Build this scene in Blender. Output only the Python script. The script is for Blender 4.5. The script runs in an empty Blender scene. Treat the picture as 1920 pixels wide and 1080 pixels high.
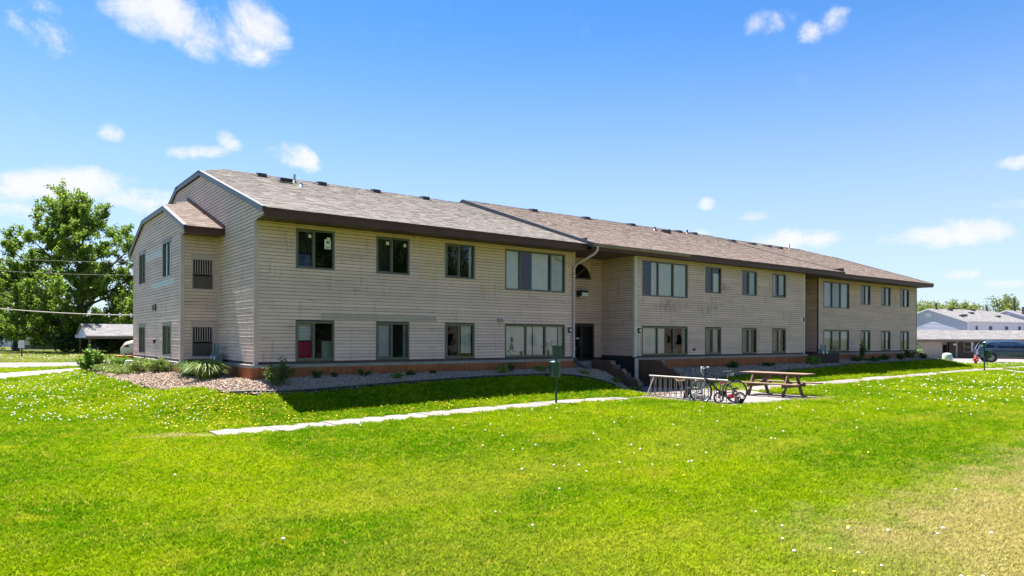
import bpy, math, random
import numpy as np
from mathutils import Matrix, Vector
random.seed(7); RNG = np.random.default_rng(7)
S = bpy.context.scene; COL = S.collection
R = math.radians

# ------------------------------------------------------------------ camera, light, exposure
YAW, ROLL, FPX, CY = R(37.45273), R(0.16632), 1315.692, 633.7126
CAM = Vector((-6.2534, -20.0750, 0.8112))
cd = bpy.data.cameras.new('camera'); cam = bpy.data.objects.new('camera', cd); COL.objects.link(cam)
cd.sensor_width = 36.0; cd.lens = FPX / 1920 * 36; cd.shift_y = (CY - 540) / 1920
cd.clip_start = 0.1; cd.clip_end = 3000
cam.matrix_world = Matrix.Translation(CAM) @ (Matrix.Rotation(-YAW, 4, 'Z') @ Matrix.Rotation(R(90), 4, 'X') @ Matrix.Rotation(ROLL, 4, 'Z'))
S.camera = cam
SUN_EL, SUN_AZ = R(65.5), R(-3.0)          # azimuth measured from +Y (behind the building) towards +X
sun_dir = Vector((math.sin(SUN_AZ) * math.cos(SUN_EL), math.cos(SUN_AZ) * math.cos(SUN_EL), math.sin(SUN_EL)))
sl = bpy.data.lights.new('sun', 'SUN'); sl.energy = 5.0; sl.angle = R(0.53); sl.color = (1.0, 0.94, 0.88)
so = bpy.data.objects.new('sun', sl); COL.objects.link(so)
so.rotation_euler = sun_dir.to_track_quat('Z', 'Y').to_euler(); so.location = (0, 0, 60)
S.view_settings.view_transform = 'Standard'; S.view_settings.look = 'None'
S.view_settings.gamma = 1.0; S.view_settings.use_curve_mapping = False
S.view_settings.exposure = 1.85
SKY_STRENGTH = 0.0525
S.render.engine = 'CYCLES'
S.cycles.use_denoising = True
S.cycles.max_bounces = 8; S.cycles.transparent_max_bounces = 12; S.cycles.glossy_bounces = 3
S.cycles.diffuse_bounces = 4; S.cycles.transmission_bounces = 4
S.cycles.caustics_reflective = False; S.cycles.caustics_refractive = False

# ------------------------------------------------------------------ node helpers
class NT:
    def __init__(s, nt): s.nt = nt; s.n = nt.nodes; s.l = nt.links
    def node(s, t, **kw):
        x = s.n.new(t)
        for k, v in kw.items(): setattr(x, k, v)
        return x
    def put(s, sock, v):
        if isinstance(v, bpy.types.NodeSocket): s.l.new(v, sock)
        elif v is not None:
            if sock.type == 'RGBA' and len(v) == 3: v = (*v, 1)
            sock.default_value = v
    def math(s, op, a, b=None, c=None, clamp=False):
        x = s.node('ShaderNodeMath', operation=op); x.use_clamp = clamp
        s.put(x.inputs[0], a); s.put(x.inputs[1], b); s.put(x.inputs[2], c); return x.outputs[0]
    def vmath(s, op, a, b=None):
        x = s.node('ShaderNodeVectorMath', operation=op); s.put(x.inputs[0], a); s.put(x.inputs[1], b)
        return x.outputs['Value'] if op in ('DOT_PRODUCT', 'LENGTH') else x.outputs[0]
    def mix(s, f, a, b, mode='MIX'):
        x = s.node('ShaderNodeMix', data_type='RGBA', blend_type=mode); x.clamp_factor = True
        s.put(x.inputs[0], f); s.put(x.inputs[6], a); s.put(x.inputs[7], b); return x.outputs[2]
    def noise(s, vec, scale, detail=3, rough=.55, dist=0):
        x = s.node('ShaderNodeTexNoise'); s.put(x.inputs['Vector'], vec); x.inputs['Scale'].default_value = scale
        x.inputs['Detail'].default_value = detail; x.inputs['Roughness'].default_value = rough
        x.inputs['Distortion'].default_value = dist; return x.outputs['Fac']
    def step(s, a, b, x):
        m = s.node('ShaderNodeMapRange', interpolation_type='SMOOTHSTEP'); s.put(m.inputs[0], x)
        m.inputs[1].default_value = a; m.inputs[2].default_value = b; return m.outputs[0]
    def sep(s, v):
        x = s.node('ShaderNodeSeparateXYZ'); s.put(x.inputs[0], v); return x.outputs
    def comb(s, a, b, c):
        x = s.node('ShaderNodeCombineXYZ'); s.put(x.inputs[0], a); s.put(x.inputs[1], b); s.put(x.inputs[2], c); return x.outputs[0]
    def pos(s): return s.node('ShaderNodeNewGeometry').outputs['Position']
    def obj(s): return s.node('ShaderNodeTexCoord').outputs['Object']
    def rnd(s): return s.node('ShaderNodeObjectInfo').outputs['Random']
    def scale(s, v, xyz):
        x = s.node('ShaderNodeMapping'); s.put(x.inputs['Vector'], v); x.inputs['Scale'].default_value = xyz; return x.outputs[0]
    def bump(s, h, strength=.3, dist=.01):
        x = s.node('ShaderNodeBump'); x.inputs['Strength'].default_value = strength; x.inputs['Distance'].default_value = dist
        s.put(x.inputs['Height'], h); return x.outputs[0]

def new_mat(name):
    m = bpy.data.materials.new(name); m.use_nodes = True
    t = NT(m.node_tree); b = t.n['Principled BSDF']
    return m, t, b

def pm(name, c1, c2=None, scale=6.0, rough=.6, bump=0, stretch=None, metal=0, var=0, spec=.5, bscale=None):
    """procedural material: two tones mixed by noise, per-object variation, fine relief"""
    m, t, b = new_mat(name)
    v = t.obj()
    if stretch: v = t.scale(v, stretch)
    c2 = c2 or tuple(x * .8 for x in c1)
    f = t.step(.3, .7, t.noise(v, scale, 4))
    col = t.mix(f, c1, c2)
    if var:
        k = t.math('MULTIPLY_ADD', t.rnd(), 2 * var, 1 - var)
        col = t.mix(1.0, col, t.comb(k, k, k), 'MULTIPLY')
    t.put(b.inputs['Base Color'], col)
    b.inputs['Roughness'].default_value = rough; b.inputs['Metallic'].default_value = metal
    b.inputs['Specular IOR Level'].default_value = spec
    if bump:
        t.put(b.inputs['Normal'], t.bump(t.noise(v, bscale or scale * 6, 3), bump, .01))
    return m

# ------------------------------------------------------------------ sky with fair-weather clouds
def pix_ray(x, y):
    X, Y = x - 960, y - CY
    xr = X * math.cos(ROLL) + Y * math.sin(ROLL); yr = -X * math.sin(ROLL) + Y * math.cos(ROLL)
    r, z = xr / FPX, -yr / FPX
    s, co = math.sin(YAW), math.cos(YAW)
    return Vector((r * co + s, -r * s + co, z)).normalized()
world = bpy.data.worlds.new('World'); S.world = world; world.use_nodes = True
def build_world():
    t = NT(world.node_tree); bg = t.n['Background']
    sky = t.node('ShaderNodeTexSky', sky_type='NISHITA'); sky.sun_disc = False
    sky.sun_elevation = SUN_EL; sky.sun_rotation = SUN_AZ
    sky.air_density = 0.7; sky.dust_density = 0.0; sky.ozone_density = 3.5; sky.altitude = 0
    lum = t.vmath('DOT_PRODUCT', sky.outputs[0], (.2126, .7152, .0722))      # a touch more colour in the blue, the same all over the sky
    air = t.vmath('MAXIMUM', t.vmath('SUBTRACT', t.vmath('MULTIPLY', sky.outputs[0], (1.6, 1.6, 1.6)), t.comb(t.math('MULTIPLY', lum, .6), t.math('MULTIPLY', lum, .6), t.math('MULTIPLY', lum, .6))), (0.0, 0.0, 0.0))
    d = t.node('ShaderNodeTexCoord').outputs['Generated']
    xyz = t.sep(d)
    air = t.mix(t.math('MULTIPLY', t.step(.45, -.02, xyz[2]), .8), air, HAZE)      # pale summer haze low down, all round
    zz = t.math('ADD', t.math('MAXIMUM', xyz[2], 0.0), .16)
    cv = t.comb(t.math('DIVIDE', xyz[0], zz), t.math('DIVIDE', xyz[1], zz), 0.0)
    n = t.noise(cv, 3.4, 8, .66, .35)
    n2 = t.noise(d, 13.0, 8, .66, .5)
    nn = t.math('MULTIPLY_ADD', n2, .75, t.math('MULTIPLY', n, .35))
    # clouds in view: centre pixel, half width, half height (pixels), tilt, density
    blobs = [(325, 35, 105, 50, .35, 1.2), (395, 62, 95, 44, .2, 1.15), (480, 45, 58, 46, .9, 1.1), (455, 96, 60, 26, .1, 1.1), (265, 10, 50, 28, .5, .9),
             (85, 60, 52, 36, .7, .6), (115, 348, 100, 28, -.15, 1.0), (272, 376, 62, 22, 0, .9), (60, 398, 60, 14, 0, .7), (368, 285, 48, 12, -.12, .75),
             (428, 263, 22, 13, .4, .7), (540, 290, 45, 20, .1, .8), (580, 302, 22, 18, .5, .85), (207, 250, 18, 14, 0, .6),
             (1432, 46, 52, 24, .1, 1.0), (1512, 62, 30, 16, .1, .6), (1565, 42, 24, 22, -.9, .55), (1410, 405, 42, 13, 0, .95),
             (1495, 452, 85, 20, 0, 1.0), (1325, 382, 15, 12, 0, .7), (1785, 438, 105, 22, -.06, 1.0), (1905, 305, 30, 12, 0, .8), (1910, 375, 32, 14, 0, .9),
             (1797, 515, 32, 10, 0, .8), (1885, 532, 45, 10, 0, .6), (1315, 440, 40, 12, .1, .9)]
    tot = None
    for (px, py, w, h, tilt, den) in blobs:
        c = pix_ray(px, py)
        r = Vector((c.y, -c.x, 0)).normalized(); u = r.cross(c)
        r2 = (r * math.cos(tilt) - u * math.sin(tilt)) / (w / FPX * 1.12); u2 = (u * math.cos(tilt) + r * math.sin(tilt)) / (h / FPX * 1.12)
        dc = t.math('MAXIMUM', t.vmath('DOT_PRODUCT', d, tuple(c)), .05)
        a = t.math('DIVIDE', t.vmath('DOT_PRODUCT', d, tuple(r2)), dc)
        b = t.math('DIVIDE', t.vmath('DOT_PRODUCT', d, tuple(u2)), dc)
        q = t.math('SUBTRACT', 1.0, t.math('ADD', t.math('MULTIPLY', a, a), t.math('MULTIPLY', b, b)))
        q = t.math('MULTIPLY', t.math('MAXIMUM', q, -.6), den)
        tot = q if tot is None else t.math('SMOOTH_MAX', tot, q, .12)
    # the same sort of cloud, thinly spread over the rest of the sky
    away = t.step(.62, .35, t.vmath('DOT_PRODUCT', d, tuple(pix_ray(960, 330))))
    rest = t.math('MULTIPLY', t.math('SUBTRACT', t.noise(cv, .9, 4, .5), .56), 5.0)
    rest = t.math('MINIMUM', t.math('SUBTRACT', t.math('MULTIPLY', away, t.math('ADD', rest, .6)), .6), .8)
    tot = t.math('MAXIMUM', tot, rest)
    f = t.step(.2, 1.4, t.math('ADD', t.math('MULTIPLY', tot, .95), t.math('MULTIPLY', t.math('SUBTRACT', nn, .52), 4.6)))
    f = t.math('MULTIPLY', f, t.step(-.45, .1, tot))
    col = t.mix(t.math('MULTIPLY', f, .93), air, CLOUD)
    t.put(bg.inputs['Color'], col); bg.inputs['Strength'].default_value = SKY_STRENGTH
CLOUD = (5.3, 5.3, 5.4); HAZE = (4.2, 4.62, 5.35)
build_world()

# ------------------------------------------------------------------ mesh helpers
def link(o, parent=None):
    COL.objects.link(o)
    if parent: o.parent = parent
    return o
def tag(o, label=None, cat=None, group=None, kind=None):
    if label: o['label'] = label
    if cat: o['category'] = cat
    if group: o['group'] = group
    if kind: o['kind'] = kind
    return o
def thing(name, label, cat, loc=(0, 0, 0), group=None):
    o = bpy.data.objects.new(name, None); o.empty_display_size = .2; link(o); o.location = loc
    return tag(o, label, cat, group)
def wloc(p):
    v = Vector((0, 0, 0))
    while p: v += Vector(p.location); p = p.parent
    return v
class MB:
    def __init__(s): s.v = []; s.f = []; s.smooth = []
    def add(s, vs, fs, smooth=False):
        b = len(s.v); s.v += [tuple(map(float, x)) for x in vs]; s.f += [tuple(b + i for i in f) for f in fs]; s.smooth += [smooth] * len(fs)
    def hexa(s, p):      # 8 points: 4 bottom ring, 4 top ring
        a = [Vector(x) for x in p]
        flip = (a[1] - a[0]).cross(a[3] - a[0]).dot(a[4] - a[0]) < 0
        fs = [(0, 3, 2, 1), (4, 5, 6, 7), (0, 1, 5, 4), (1, 2, 6, 5), (2, 3, 7, 6), (3, 0, 4, 7)]
        if flip: fs = [f[::-1] for f in fs]
        s.add(a, fs)
    def box(s, x0, y0, z0, x1, y1, z1):
        s.hexa([(x0, y0, z0), (x1, y0, z0), (x1, y1, z0), (x0, y1, z0), (x0, y0, z1), (x1, y0, z1), (x1, y1, z1), (x0, y1, z1)])
    def beam(s, a, b, w, h, up=(0, 0, 1)):      # box along a->b, w sideways, h along up
        a, b = Vector(a), Vector(b); d = (b - a).normalized(); up = Vector(up)
        sd = d.cross(up)
        if sd.length < 1e-5: sd = d.cross(Vector((1, 0, 0)))
        sd = sd.normalized() * w / 2; uu = sd.cross(d).normalized() * h / 2
        s.hexa([a - sd - uu, a + sd - uu, a + sd + uu, a - sd + uu, b - sd - uu, b + sd - uu, b + sd + uu, b - sd + uu])
    def tube(s, pts, r, n=8, closed=False, cap=True):
        pts = [Vector(p) for p in pts]; m = len(pts); rr = r if isinstance(r, (list, tuple)) else [r] * m
        ref = Vector((0, 0, 1)); vs = []; prev = None
        for i, p in enumerate(pts):
            if closed: d = pts[(i + 1) % m] - pts[i - 1]
            else: d = pts[min(i + 1, m - 1)] - pts[max(i - 1, 0)]
            d.normalize()
            if prev is None:
                x = d.cross(ref)
                if x.length < 1e-3: x = d.cross(Vector((1, 0, 0)))
            else: x = prev - d * prev.dot(d)
            if x.length < 1e-6: x = d.orthogonal()
            x.normalize(); prev = x; y = d.cross(x)
            vs += [p + (x * math.cos(2 * math.pi * k / n) + y * math.sin(2 * math.pi * k / n)) * rr[i] for k in range(n)]
        fs = []
        for i in range(m if closed else m - 1):
            j = (i + 1) % m
            for k in range(n):
                fs.append((i * n + k, i * n + (k + 1) % n, j * n + (k + 1) % n, j * n + k))
        s.add(vs, fs, True)
        if cap and not closed:
            s.add(vs[:n], [tuple(range(n))[::-1]]); s.add(vs[-n:], [tuple(range(n))])
    def lathe(s, prof, o=(0, 0, 0), n=16, axis='Z'):
        o = Vector(o); vs = []
        for (r, z) in prof:
            for k in range(n):
                a = 2 * math.pi * k / n; c, q = r * math.cos(a), r * math.sin(a)
                vs.append(o + Vector({'Z': (c, q, z), 'X': (z, c, q), 'Y': (c, z, q)}[axis]))
        fs = [(i * n + k, i * n + (k + 1) % n, (i + 1) * n + (k + 1) % n, (i + 1) * n + k) for i in range(len(prof) - 1) for k in range(n)]
        s.add(vs, fs, True)
    def poly(s, pts): s.add(pts, [tuple(range(len(pts)))])
    def prism(s, pts, vec):
        pts = [Vector(p) for p in pts]; vec = Vector(vec); n = len(pts)
        nrm = Vector((0, 0, 0))
        for i in range(n): nrm += pts[i].cross(pts[(i + 1) % n])
        if nrm.dot(vec) > 0: pts = pts[::-1]
        q = [p + vec for p in pts]
        s.add(pts + q, [tuple(range(n)), tuple(range(2 * n - 1, n - 1, -1))] + [(i, i + n, (i + 1) % n + n, (i + 1) % n) for i in range(n)])
    def build(s, name, mat, parent=None, kind=None, label=None):
        me = bpy.data.meshes.new(name)
        w = wloc(parent)
        me.from_pydata([(x - w.x, y - w.y, z - w.z) for x, y, z in s.v], [], s.f)
        if any(s.smooth): me.polygons.foreach_set('use_smooth', s.smooth)
        me.materials.append(mat); o = bpy.data.objects.new(name, me); link(o, parent)
        if kind: o['kind'] = kind
        if label: o['label'] = label
        return o
def fast_mesh(name, V, k, mat, parent=None, colors=None):
    """V: (n*k,3) vertices of n separate k-gons"""
    V = np.asarray(V, np.float32); n = len(V) // k; me = bpy.data.meshes.new(name)
    w = wloc(parent); V = V - np.array(w, np.float32)
    me.vertices.add(n * k); me.vertices.foreach_set('co', V.ravel())
    me.loops.add(n * k); me.loops.foreach_set('vertex_index', np.arange(n * k, dtype=np.int32))
    me.polygons.add(n); me.polygons.foreach_set('loop_start', np.arange(0, n * k, k, dtype=np.int32))
    try: me.polygons.foreach_set('loop_total', np.full(n, k, np.int32))
    except Exception: pass
    me.update(calc_edges=True)
    if colors is not None:
        at = me.attributes.new('tone', 'FLOAT', 'FACE'); at.data.foreach_set('value', np.asarray(colors, np.float32))
    me.materials.append(mat); o = bpy.data.objects.new(name, me); link(o, parent); return o
def copy_tree(root, loc, rotz=None, label=None, group=None, scale=None):
    c = root.copy(); COL.objects.link(c); c.location = loc
    if rotz is not None: c.rotation_euler = (0, 0, rotz)
    if scale: c.scale = (scale,) * 3 if isinstance(scale, (int, float)) else scale
    if label: c['label'] = label
    if group: c['group'] = group
    for ch in list(root.children):
        d = ch.copy(); COL.objects.link(d); d.parent = c
        for g in list(ch.children):
            e = g.copy(); COL.objects.link(e); e.parent = d
    return c
class Fr:
    """frame on a wall: a along, n outward, z up"""
    def __init__(s, O, D, N): s.O, s.D, s.N = Vector(O), Vector(D), Vector(N)
    def p(s, a, n, z): return s.O + s.D * a + s.N * n + Vector((0, 0, z))
    def bx(s, mb, a0, a1, n0, n1, z0, z1):
        mb.hexa([s.p(a0, n0, z0), s.p(a1, n0, z0), s.p(a1, n1, z0), s.p(a0, n1, z0), s.p(a0, n0, z1), s.p(a1, n0, z1), s.p(a1, n1, z1), s.p(a0, n1, z1)])

# ------------------------------------------------------------------ the lie of the land
def sst(a, b, x):
    t = np.clip((x - a) / (b - a), 0, 1); return t * t * (3 - 2 * t)
def rect_d(u, v, u0, u1, v0, v1):
    return np.hypot(np.maximum(np.maximum(u0 - u, u - u1), 0), np.maximum(np.maximum(v0 - v, v - v1), 0))
def terrain(u, v):
    u = np.asarray(u, float); v = np.asarray(v, float)
    base = np.interp(u, [-30, -8, -1, 7, 25, 33, 60, 90], [-1.0, -1.15, -1.2, -1.07, -1.09, -1.03, -1.05, -1.2])
    base = base + sst(-2, 14, v) * (np.interp(u, [-20, 0, 20], [-1.0, -1.0, -1.05]) - base) * (u < 25)
    base = base - sst(-6, -13, v) * np.interp(u, [-8, 2, 14], [.16, .14, .05])
    base = base + .05 * np.sin(u * .21 + 1) * np.cos(v * .17) * sst(-7, -14, v)
    d = np.minimum(rect_d(u, v, 0, 42.4, 0, 15.2), rect_d(u, v, -1.12, 0, 3.67, 11.8))
    d = np.minimum(d, rect_d(u, v, 14.84, 27.45, -.66, 0))
    zw = np.interp(u, [-1, 0, 2, 12, 15, 22, 28, 30.4, 42.4, 44], [-.36, -.44, -.37, -.38, -.5, -.53, -.48, -.43, -.38, -.43])
    z = base + (zw - base) * (1 - sst(0, 4.3, d))
    pit = sst(12.95, 13.15, u) * (1 - sst(15.0, 15.2, u)) * sst(.45, .3, v) * sst(-5, -4.2, v)
    z = z + (-1.17 - z) * pit
    z = z - .3 * sst(11.4, 12.4, u) * (1 - sst(13.0, 13.2, u)) * sst(-.9, -2.2, v) * sst(-4.2, -3.0, v)
    pat = sst(10.4, 10.9, u) * (1 - sst(16.0, 16.5, u)) * sst(-8.6, -8.0, v) * (1 - sst(-4.3, -3.7, v))
    z = z + (-1.15 - z) * pat
    p2 = sst(12.7, 13.0, u) * (1 - sst(15.4, 16.2, u)) * sst(-4.8, -4.3, v) * (1 - sst(-2.9, -2.3, v))
    return z + (-1.15 - z) * p2
def tz(u, v): return float(terrain(u, v))
def in_poly(P, X, Y):
    P = np.asarray(P, float); ins = np.zeros(np.shape(X), bool); j = len(P) - 1
    for i in range(len(P)):
        xi, yi = P[i]; xj, yj = P[j]
        c = ((yi > Y) != (yj > Y)) & (X < (xj - xi) * (Y - yi) / (yj - yi + 1e-12) + xi); ins ^= c; j = i
    return ins
EDGE_A = [(-2.75, 13.5), (-2.7, 10.7), (-2.7, 7.8), (-2.7, 4.9), (-2.5, 2.65), (-1.95, 1.6), (-1.45, .2), (-1.3, -.8), (-1.06, -1.4), (-.4, -1.7), (.6, -1.74), (1.8, -1.73), (4.7, -1.45), (7.3, -1.27), (10.05, -1.26), (10.8, -1.46), (11.25, -1.7), (11.5, -2.2), (11.6, -2.75), (11.75, -3.4), (12.2, -4.2)]
BED_A = EDGE_A + [(13.05, -4.25), (13.05, .0), (0, .0), (0, 3.67), (-1.12, 3.67), (-1.12, 11.8), (-.5, 13.5)]
EDGE_C = [(15.4, -3.9), (16.1, -3.2), (16.9, -2.95), (19.6, -2.6), (23.5, -2.2), (26.8, -2.1), (28.9, -1.8), (30.2, -1.4), (33.4, -1.4), (39.0, -1.3), (42.0, -1.2), (43.5, -.7), (44.6, .8)]
BED_C = EDGE_C + [(44.6, 3), (42.4, 3), (42.4, .18), (27.45, .18), (27.45, -.66), (15.1, -.66), (15.1, -3.2)]
DRIVE = [(-14, 6), (-5.4, 15.9), (-2.9, 20.5), (-1.2, 25.3), (2, 30), (2, 31.5), (-1.2, 27.3), (-5.25, 22.7), (-16, 17)]
STREET = [(-24, 25.5), (-5.1, 28.3), (-1.2, 29.1), (14, 33), (14, 43), (-.4, 38), (-4.85, 40), (-24, 42)]
LOT = [(50.8, 1.0), (60, -1.2), (74, -6.5), (96, -12), (150, -20), (150, 30), (112, 30), (74, 34), (52, 14)]
SW_R = [(16.1, -5.3), (23, -5.25), (29.5, -4.95), (36.2, -4.75), (39.0, -4.65), (43.5, -5.1), (60, -9.5), (60, -8.4), (46.5, -4.4), (53, -3.4), (62, -5.5), (62, -4.5), (53, -2.4), (41.5, -3.55), (39.0, -3.62), (31.7, -3.85), (25.4, -4.2), (16.1, -4.28)]

# ------------------------------------------------------------------ lawn colour, shared by soil and blades
def lawn_tone(t):
    P = t.pos()
    a = t.noise(P, .33, 3, .5); b = t.noise(P, 1.6, 4, .6); c = t.noise(P, .9, 5, .65)
    col = t.mix(t.step(.35, .68, a), GRASS_G, GRASS_Y)
    col = t.mix(t.math('MULTIPLY', t.step(.5, .72, b), .75), col, GRASS_L)
    col = t.mix(t.math('MULTIPLY', t.step(.56, .7, c), .85), col, GRASS_S)
    dk = t.noise(P, 4.5, 4, .65); col = t.mix(t.math('MULTIPLY', t.step(.55, .75, dk), .5), col, (.07, .17, .003))
    q = t.sep(P)
    w = t.math('ADD', q[1], t.math('MULTIPLY', t.math('SUBTRACT', b, .5), 3.0))
    dry = t.math('MULTIPLY', t.math('MULTIPLY', t.step(-15.0, -16.9, w), t.step(-24, -20, w)), t.step(-1.2, 1.8, t.math('ADD', q[0], t.math('MULTIPLY', t.math('SUBTRACT', c, .5), 4))))
    d2 = t.math('MULTIPLY', t.step(.45, .62, t.noise(t.scale(P, (.35, .9, 1)), .5, 3)), .28)
    d2 = t.math('MULTIPLY', d2, t.step(-8.5, -12, q[1]))
    # worn wheel tracks left by the mower, running away from the viewer
    rot = t.comb(t.math('ADD', t.math('MULTIPLY', q[0], 1.35), t.math('MULTIPLY', q[1], -.75)), t.math('ADD', t.math('MULTIPLY', q[0], .10), t.math('MULTIPLY', q[1], .14)), 0.0)
    trk = t.math('MULTIPLY', t.math('MULTIPLY', t.step(.58, .72, t.noise(rot, 1.0, 3, .55)), .5), t.step(-7.0, -10.5, q[1]))
    dry = t.math('MULTIPLY', dry, .85); col = t.mix(t.math('MAXIMUM', t.math('MULTIPLY', d2, 1.6), t.math('MULTIPLY', trk, t.step(.35, .6, c))), col, (.43, .43, .045))
    def worn(x, y, w, h):      # bare, scuffed spots where people leave the concrete
        a_ = t.math('DIVIDE', t.math('SUBTRACT', q[0], x), w); b_ = t.math('DIVIDE', t.math('SUBTRACT', q[1], y), h)
        return t.step(-.2, .7, t.math('SUBTRACT', t.math('ADD', .7, t.math('MULTIPLY', t.math('SUBTRACT', b, .5), 2.2)), t.math('ADD', t.math('MULTIPLY', a_, a_), t.math('MULTIPLY', b_, b_))))
    dry = t.math('MAXIMUM', dry, t.math('MULTIPLY', t.math('MAXIMUM', worn(-3.0, -4.95, 1.0, .45), t.math('MAXIMUM', worn(14.6, -8.5, 1.7, .35), worn(10.4, -5.6, .45, 1.2))), .8))
    far = t.math('MULTIPLY', t.math('MAXIMUM', t.step(22, 44, q[1]), t.step(48, 64, q[0])), t.step(.3, .62, c))
    col = t.mix(t.math('MULTIPLY', far, .8), col, (.34, .30, .17))
    return t.mix(dry, col, GRASS_D), dry
GRASS_G, GRASS_Y, GRASS_L = (.10, .245, .002), (.295, .40, .003), (.165, .33, .002)
GRASS_S, GRASS_D = (.37, .39, .018), (.52, .43, .18)
def mat_soil():
    m, t, b = new_mat('lawn_soil'); b.inputs['Specular Tint'].default_value = (0, 0, 0, 1)
    col, dry = lawn_tone(t)
    n = t.noise(t.pos(), 30, 5, .7)
    col = t.mix(1.0, col, (.36, .35, .36), 'MULTIPLY'); col = t.mix(t.math('MULTIPLY', t.step(.3, .75, n), .6), col, t.mix(dry, (.05, .08, .006), (.24, .18, .09)))  # lawn tone darkened to stand in for the shade among the blades
    t.put(b.inputs['Base Color'], col); b.inputs['Roughness'].default_value = .9; b.inputs['Specular IOR Level'].default_value = .1
    t.put(b.inputs['Normal'], t.bump(t.noise(t.pos(), 45, 4, .7), .6, .03)); return m
def mat_blade():
    m, t, b = new_mat('grass_blade')
    col, dry = lawn_tone(t)
    r = t.rnd()
    wet = t.math('SUBTRACT', 1.0, dry); col = t.mix(t.math('MULTIPLY', t.step(.55, 1.0, r), wet), col, (.40, .46, .02)); col = t.mix(t.math('MULTIPLY', t.math('MULTIPLY', t.step(.25, 0, r), .6), wet), col, (.05, .14, .004))
    col = t.mix(t.step(.93, .96, r), col, (.40, .38, .06))
    t.n.remove(b); b = t.node('ShaderNodeBsdfDiffuse'); t.put(b.inputs['Color'], col)
    tr = t.node('ShaderNodeBsdfTranslucent'); t.put(tr.inputs['Color'], col)
    mx = t.node('ShaderNodeMixShader'); mx.inputs[0].default_value = .45
    out = t.n['Material Output']; t.l.new(b.outputs[0], mx.inputs[1]); t.l.new(tr.outputs[0], mx.inputs[2]); t.l.new(mx.outputs[0], out.inputs[0]); return m
M_SOIL, M_BLADE = mat_soil(), mat_blade()
def mat_concrete(name, c, c2):
    m, t, b = new_mat(name); P = t.pos()
    col = t.mix(t.noise(P, 1.3, 5, .6), c, c2); col = t.mix(t.math('MULTIPLY', t.step(.58, .8, t.noise(P, 26, 4, .7)), .35), col, tuple(x * .55 for x in c))
    k = t.math('MULTIPLY_ADD', t.rnd(), .16, .92); col = t.mix(1, col, t.comb(k, k, k), 'MULTIPLY')
    t.put(b.inputs['Base Color'], col); b.inputs['Roughness'].default_value = .85; b.inputs['Specular IOR Level'].default_value = .2
    t.put(b.inputs['Normal'], t.bump(t.noise(P, 90, 3), .3, .004)); return m
M_CONC = mat_concrete('concrete', (.24, .21, .198), (.19, .168, .156))
M_ASPH = mat_concrete('asphalt', (.20, .19, .185), (.15, .145, .14))

def axis(*segs):
    out = []
    for a, b, s in segs: out += list(np.arange(a, b, s))
    return np.array(out + [segs[-1][1]])
def build_ground():
    U = axis((-1500, -300, 200), (-300, -60, 30), (-60, -9, 1.5), (-9, 46, .25), (46, 110, 2), (110, 300, 25), (300, 1500, 200))
    V = axis((-1500, -300, 200), (-300, -60, 30), (-60, -22, 2), (-22, -9, .5), (-9, 1, .2), (1, 16, .5), (16, 80, 2), (80, 300, 25), (300, 1500, 200))
    X, Y = np.meshgrid(U, V); Z = terrain(X, Y); nu = len(U); nv = len(V)
    me = bpy.data.meshes.new('lawn_ground'); I = np.arange(nu * nv).reshape(nv, nu)
    F = np.stack([I[:-1, :-1], I[:-1, 1:], I[1:, 1:], I[1:, :-1]], -1).reshape(-1, 4)
    me.vertices.add(nu * nv); me.vertices.foreach_set('co', np.stack([X, Y, Z], -1).astype(np.float32).ravel())
    me.loops.add(F.size); me.loops.foreach_set('vertex_index', F.astype(np.int32).ravel())
    me.polygons.add(len(F)); me.polygons.foreach_set('loop_start', np.arange(0, F.size, 4, dtype=np.int32))
    me.polygons.foreach_set('use_smooth', np.ones(len(F), bool)); me.update(calc_edges=True); me.materials.append(M_SOIL)
    o = bpy.data.objects.new('ground', me); link(o); o['kind'] = 'structure'; o['label'] = 'bright green mown lawn with dry patches sloping up to the building'
    return o
build_ground()
def sheet(name, poly, mat, off, step=1.0, kind='structure', label=None):
    P = np.array(poly); u0, v0 = P.min(0); u1, v1 = P.max(0)
    import mathutils.geometry as g
    bm_pts = [Vector((x, y)) for x, y in poly]
    xs = np.arange(u0, u1, step); ys = np.arange(v0, v1, step)
    G = [(x, y) for x in xs for y in ys]
    ins = in_poly(poly, np.array([p[0] for p in G]), np.array([p[1] for p in G]))
    dense = []
    for i in range(len(poly)):
        a, b = Vector(poly[i]), Vector(poly[(i + 1) % len(poly)]); n = max(1, int((b - a).length / step))
        dense += [a.lerp(b, k / n) for k in range(n)]
    pts = dense + [Vector(p) for p, q in zip(G, ins) if q and min((Vector(p) - d).length for d in dense) > step * .45]
    ed = [(i, (i + 1) % len(dense)) for i in range(len(dense))]
    r = g.delaunay_2d_cdt(pts, ed, [], 1, 1e-5)
    m = MB(); m.add([(p.x, p.y, tz(p.x, p.y) + off) for p in r[0]], [tuple(f) for f in r[2]], True)
    o = m.build(name, mat); o['kind'] = kind
    if label: o['label'] = label
    return o
sheet('driveway', DRIVE, M_CONC, .02, 2.0); sheet('street', STREET, M_ASPH, .015, 3.0); sheet('parking_lot', LOT, M_ASPH, .02, 5.0)

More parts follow.
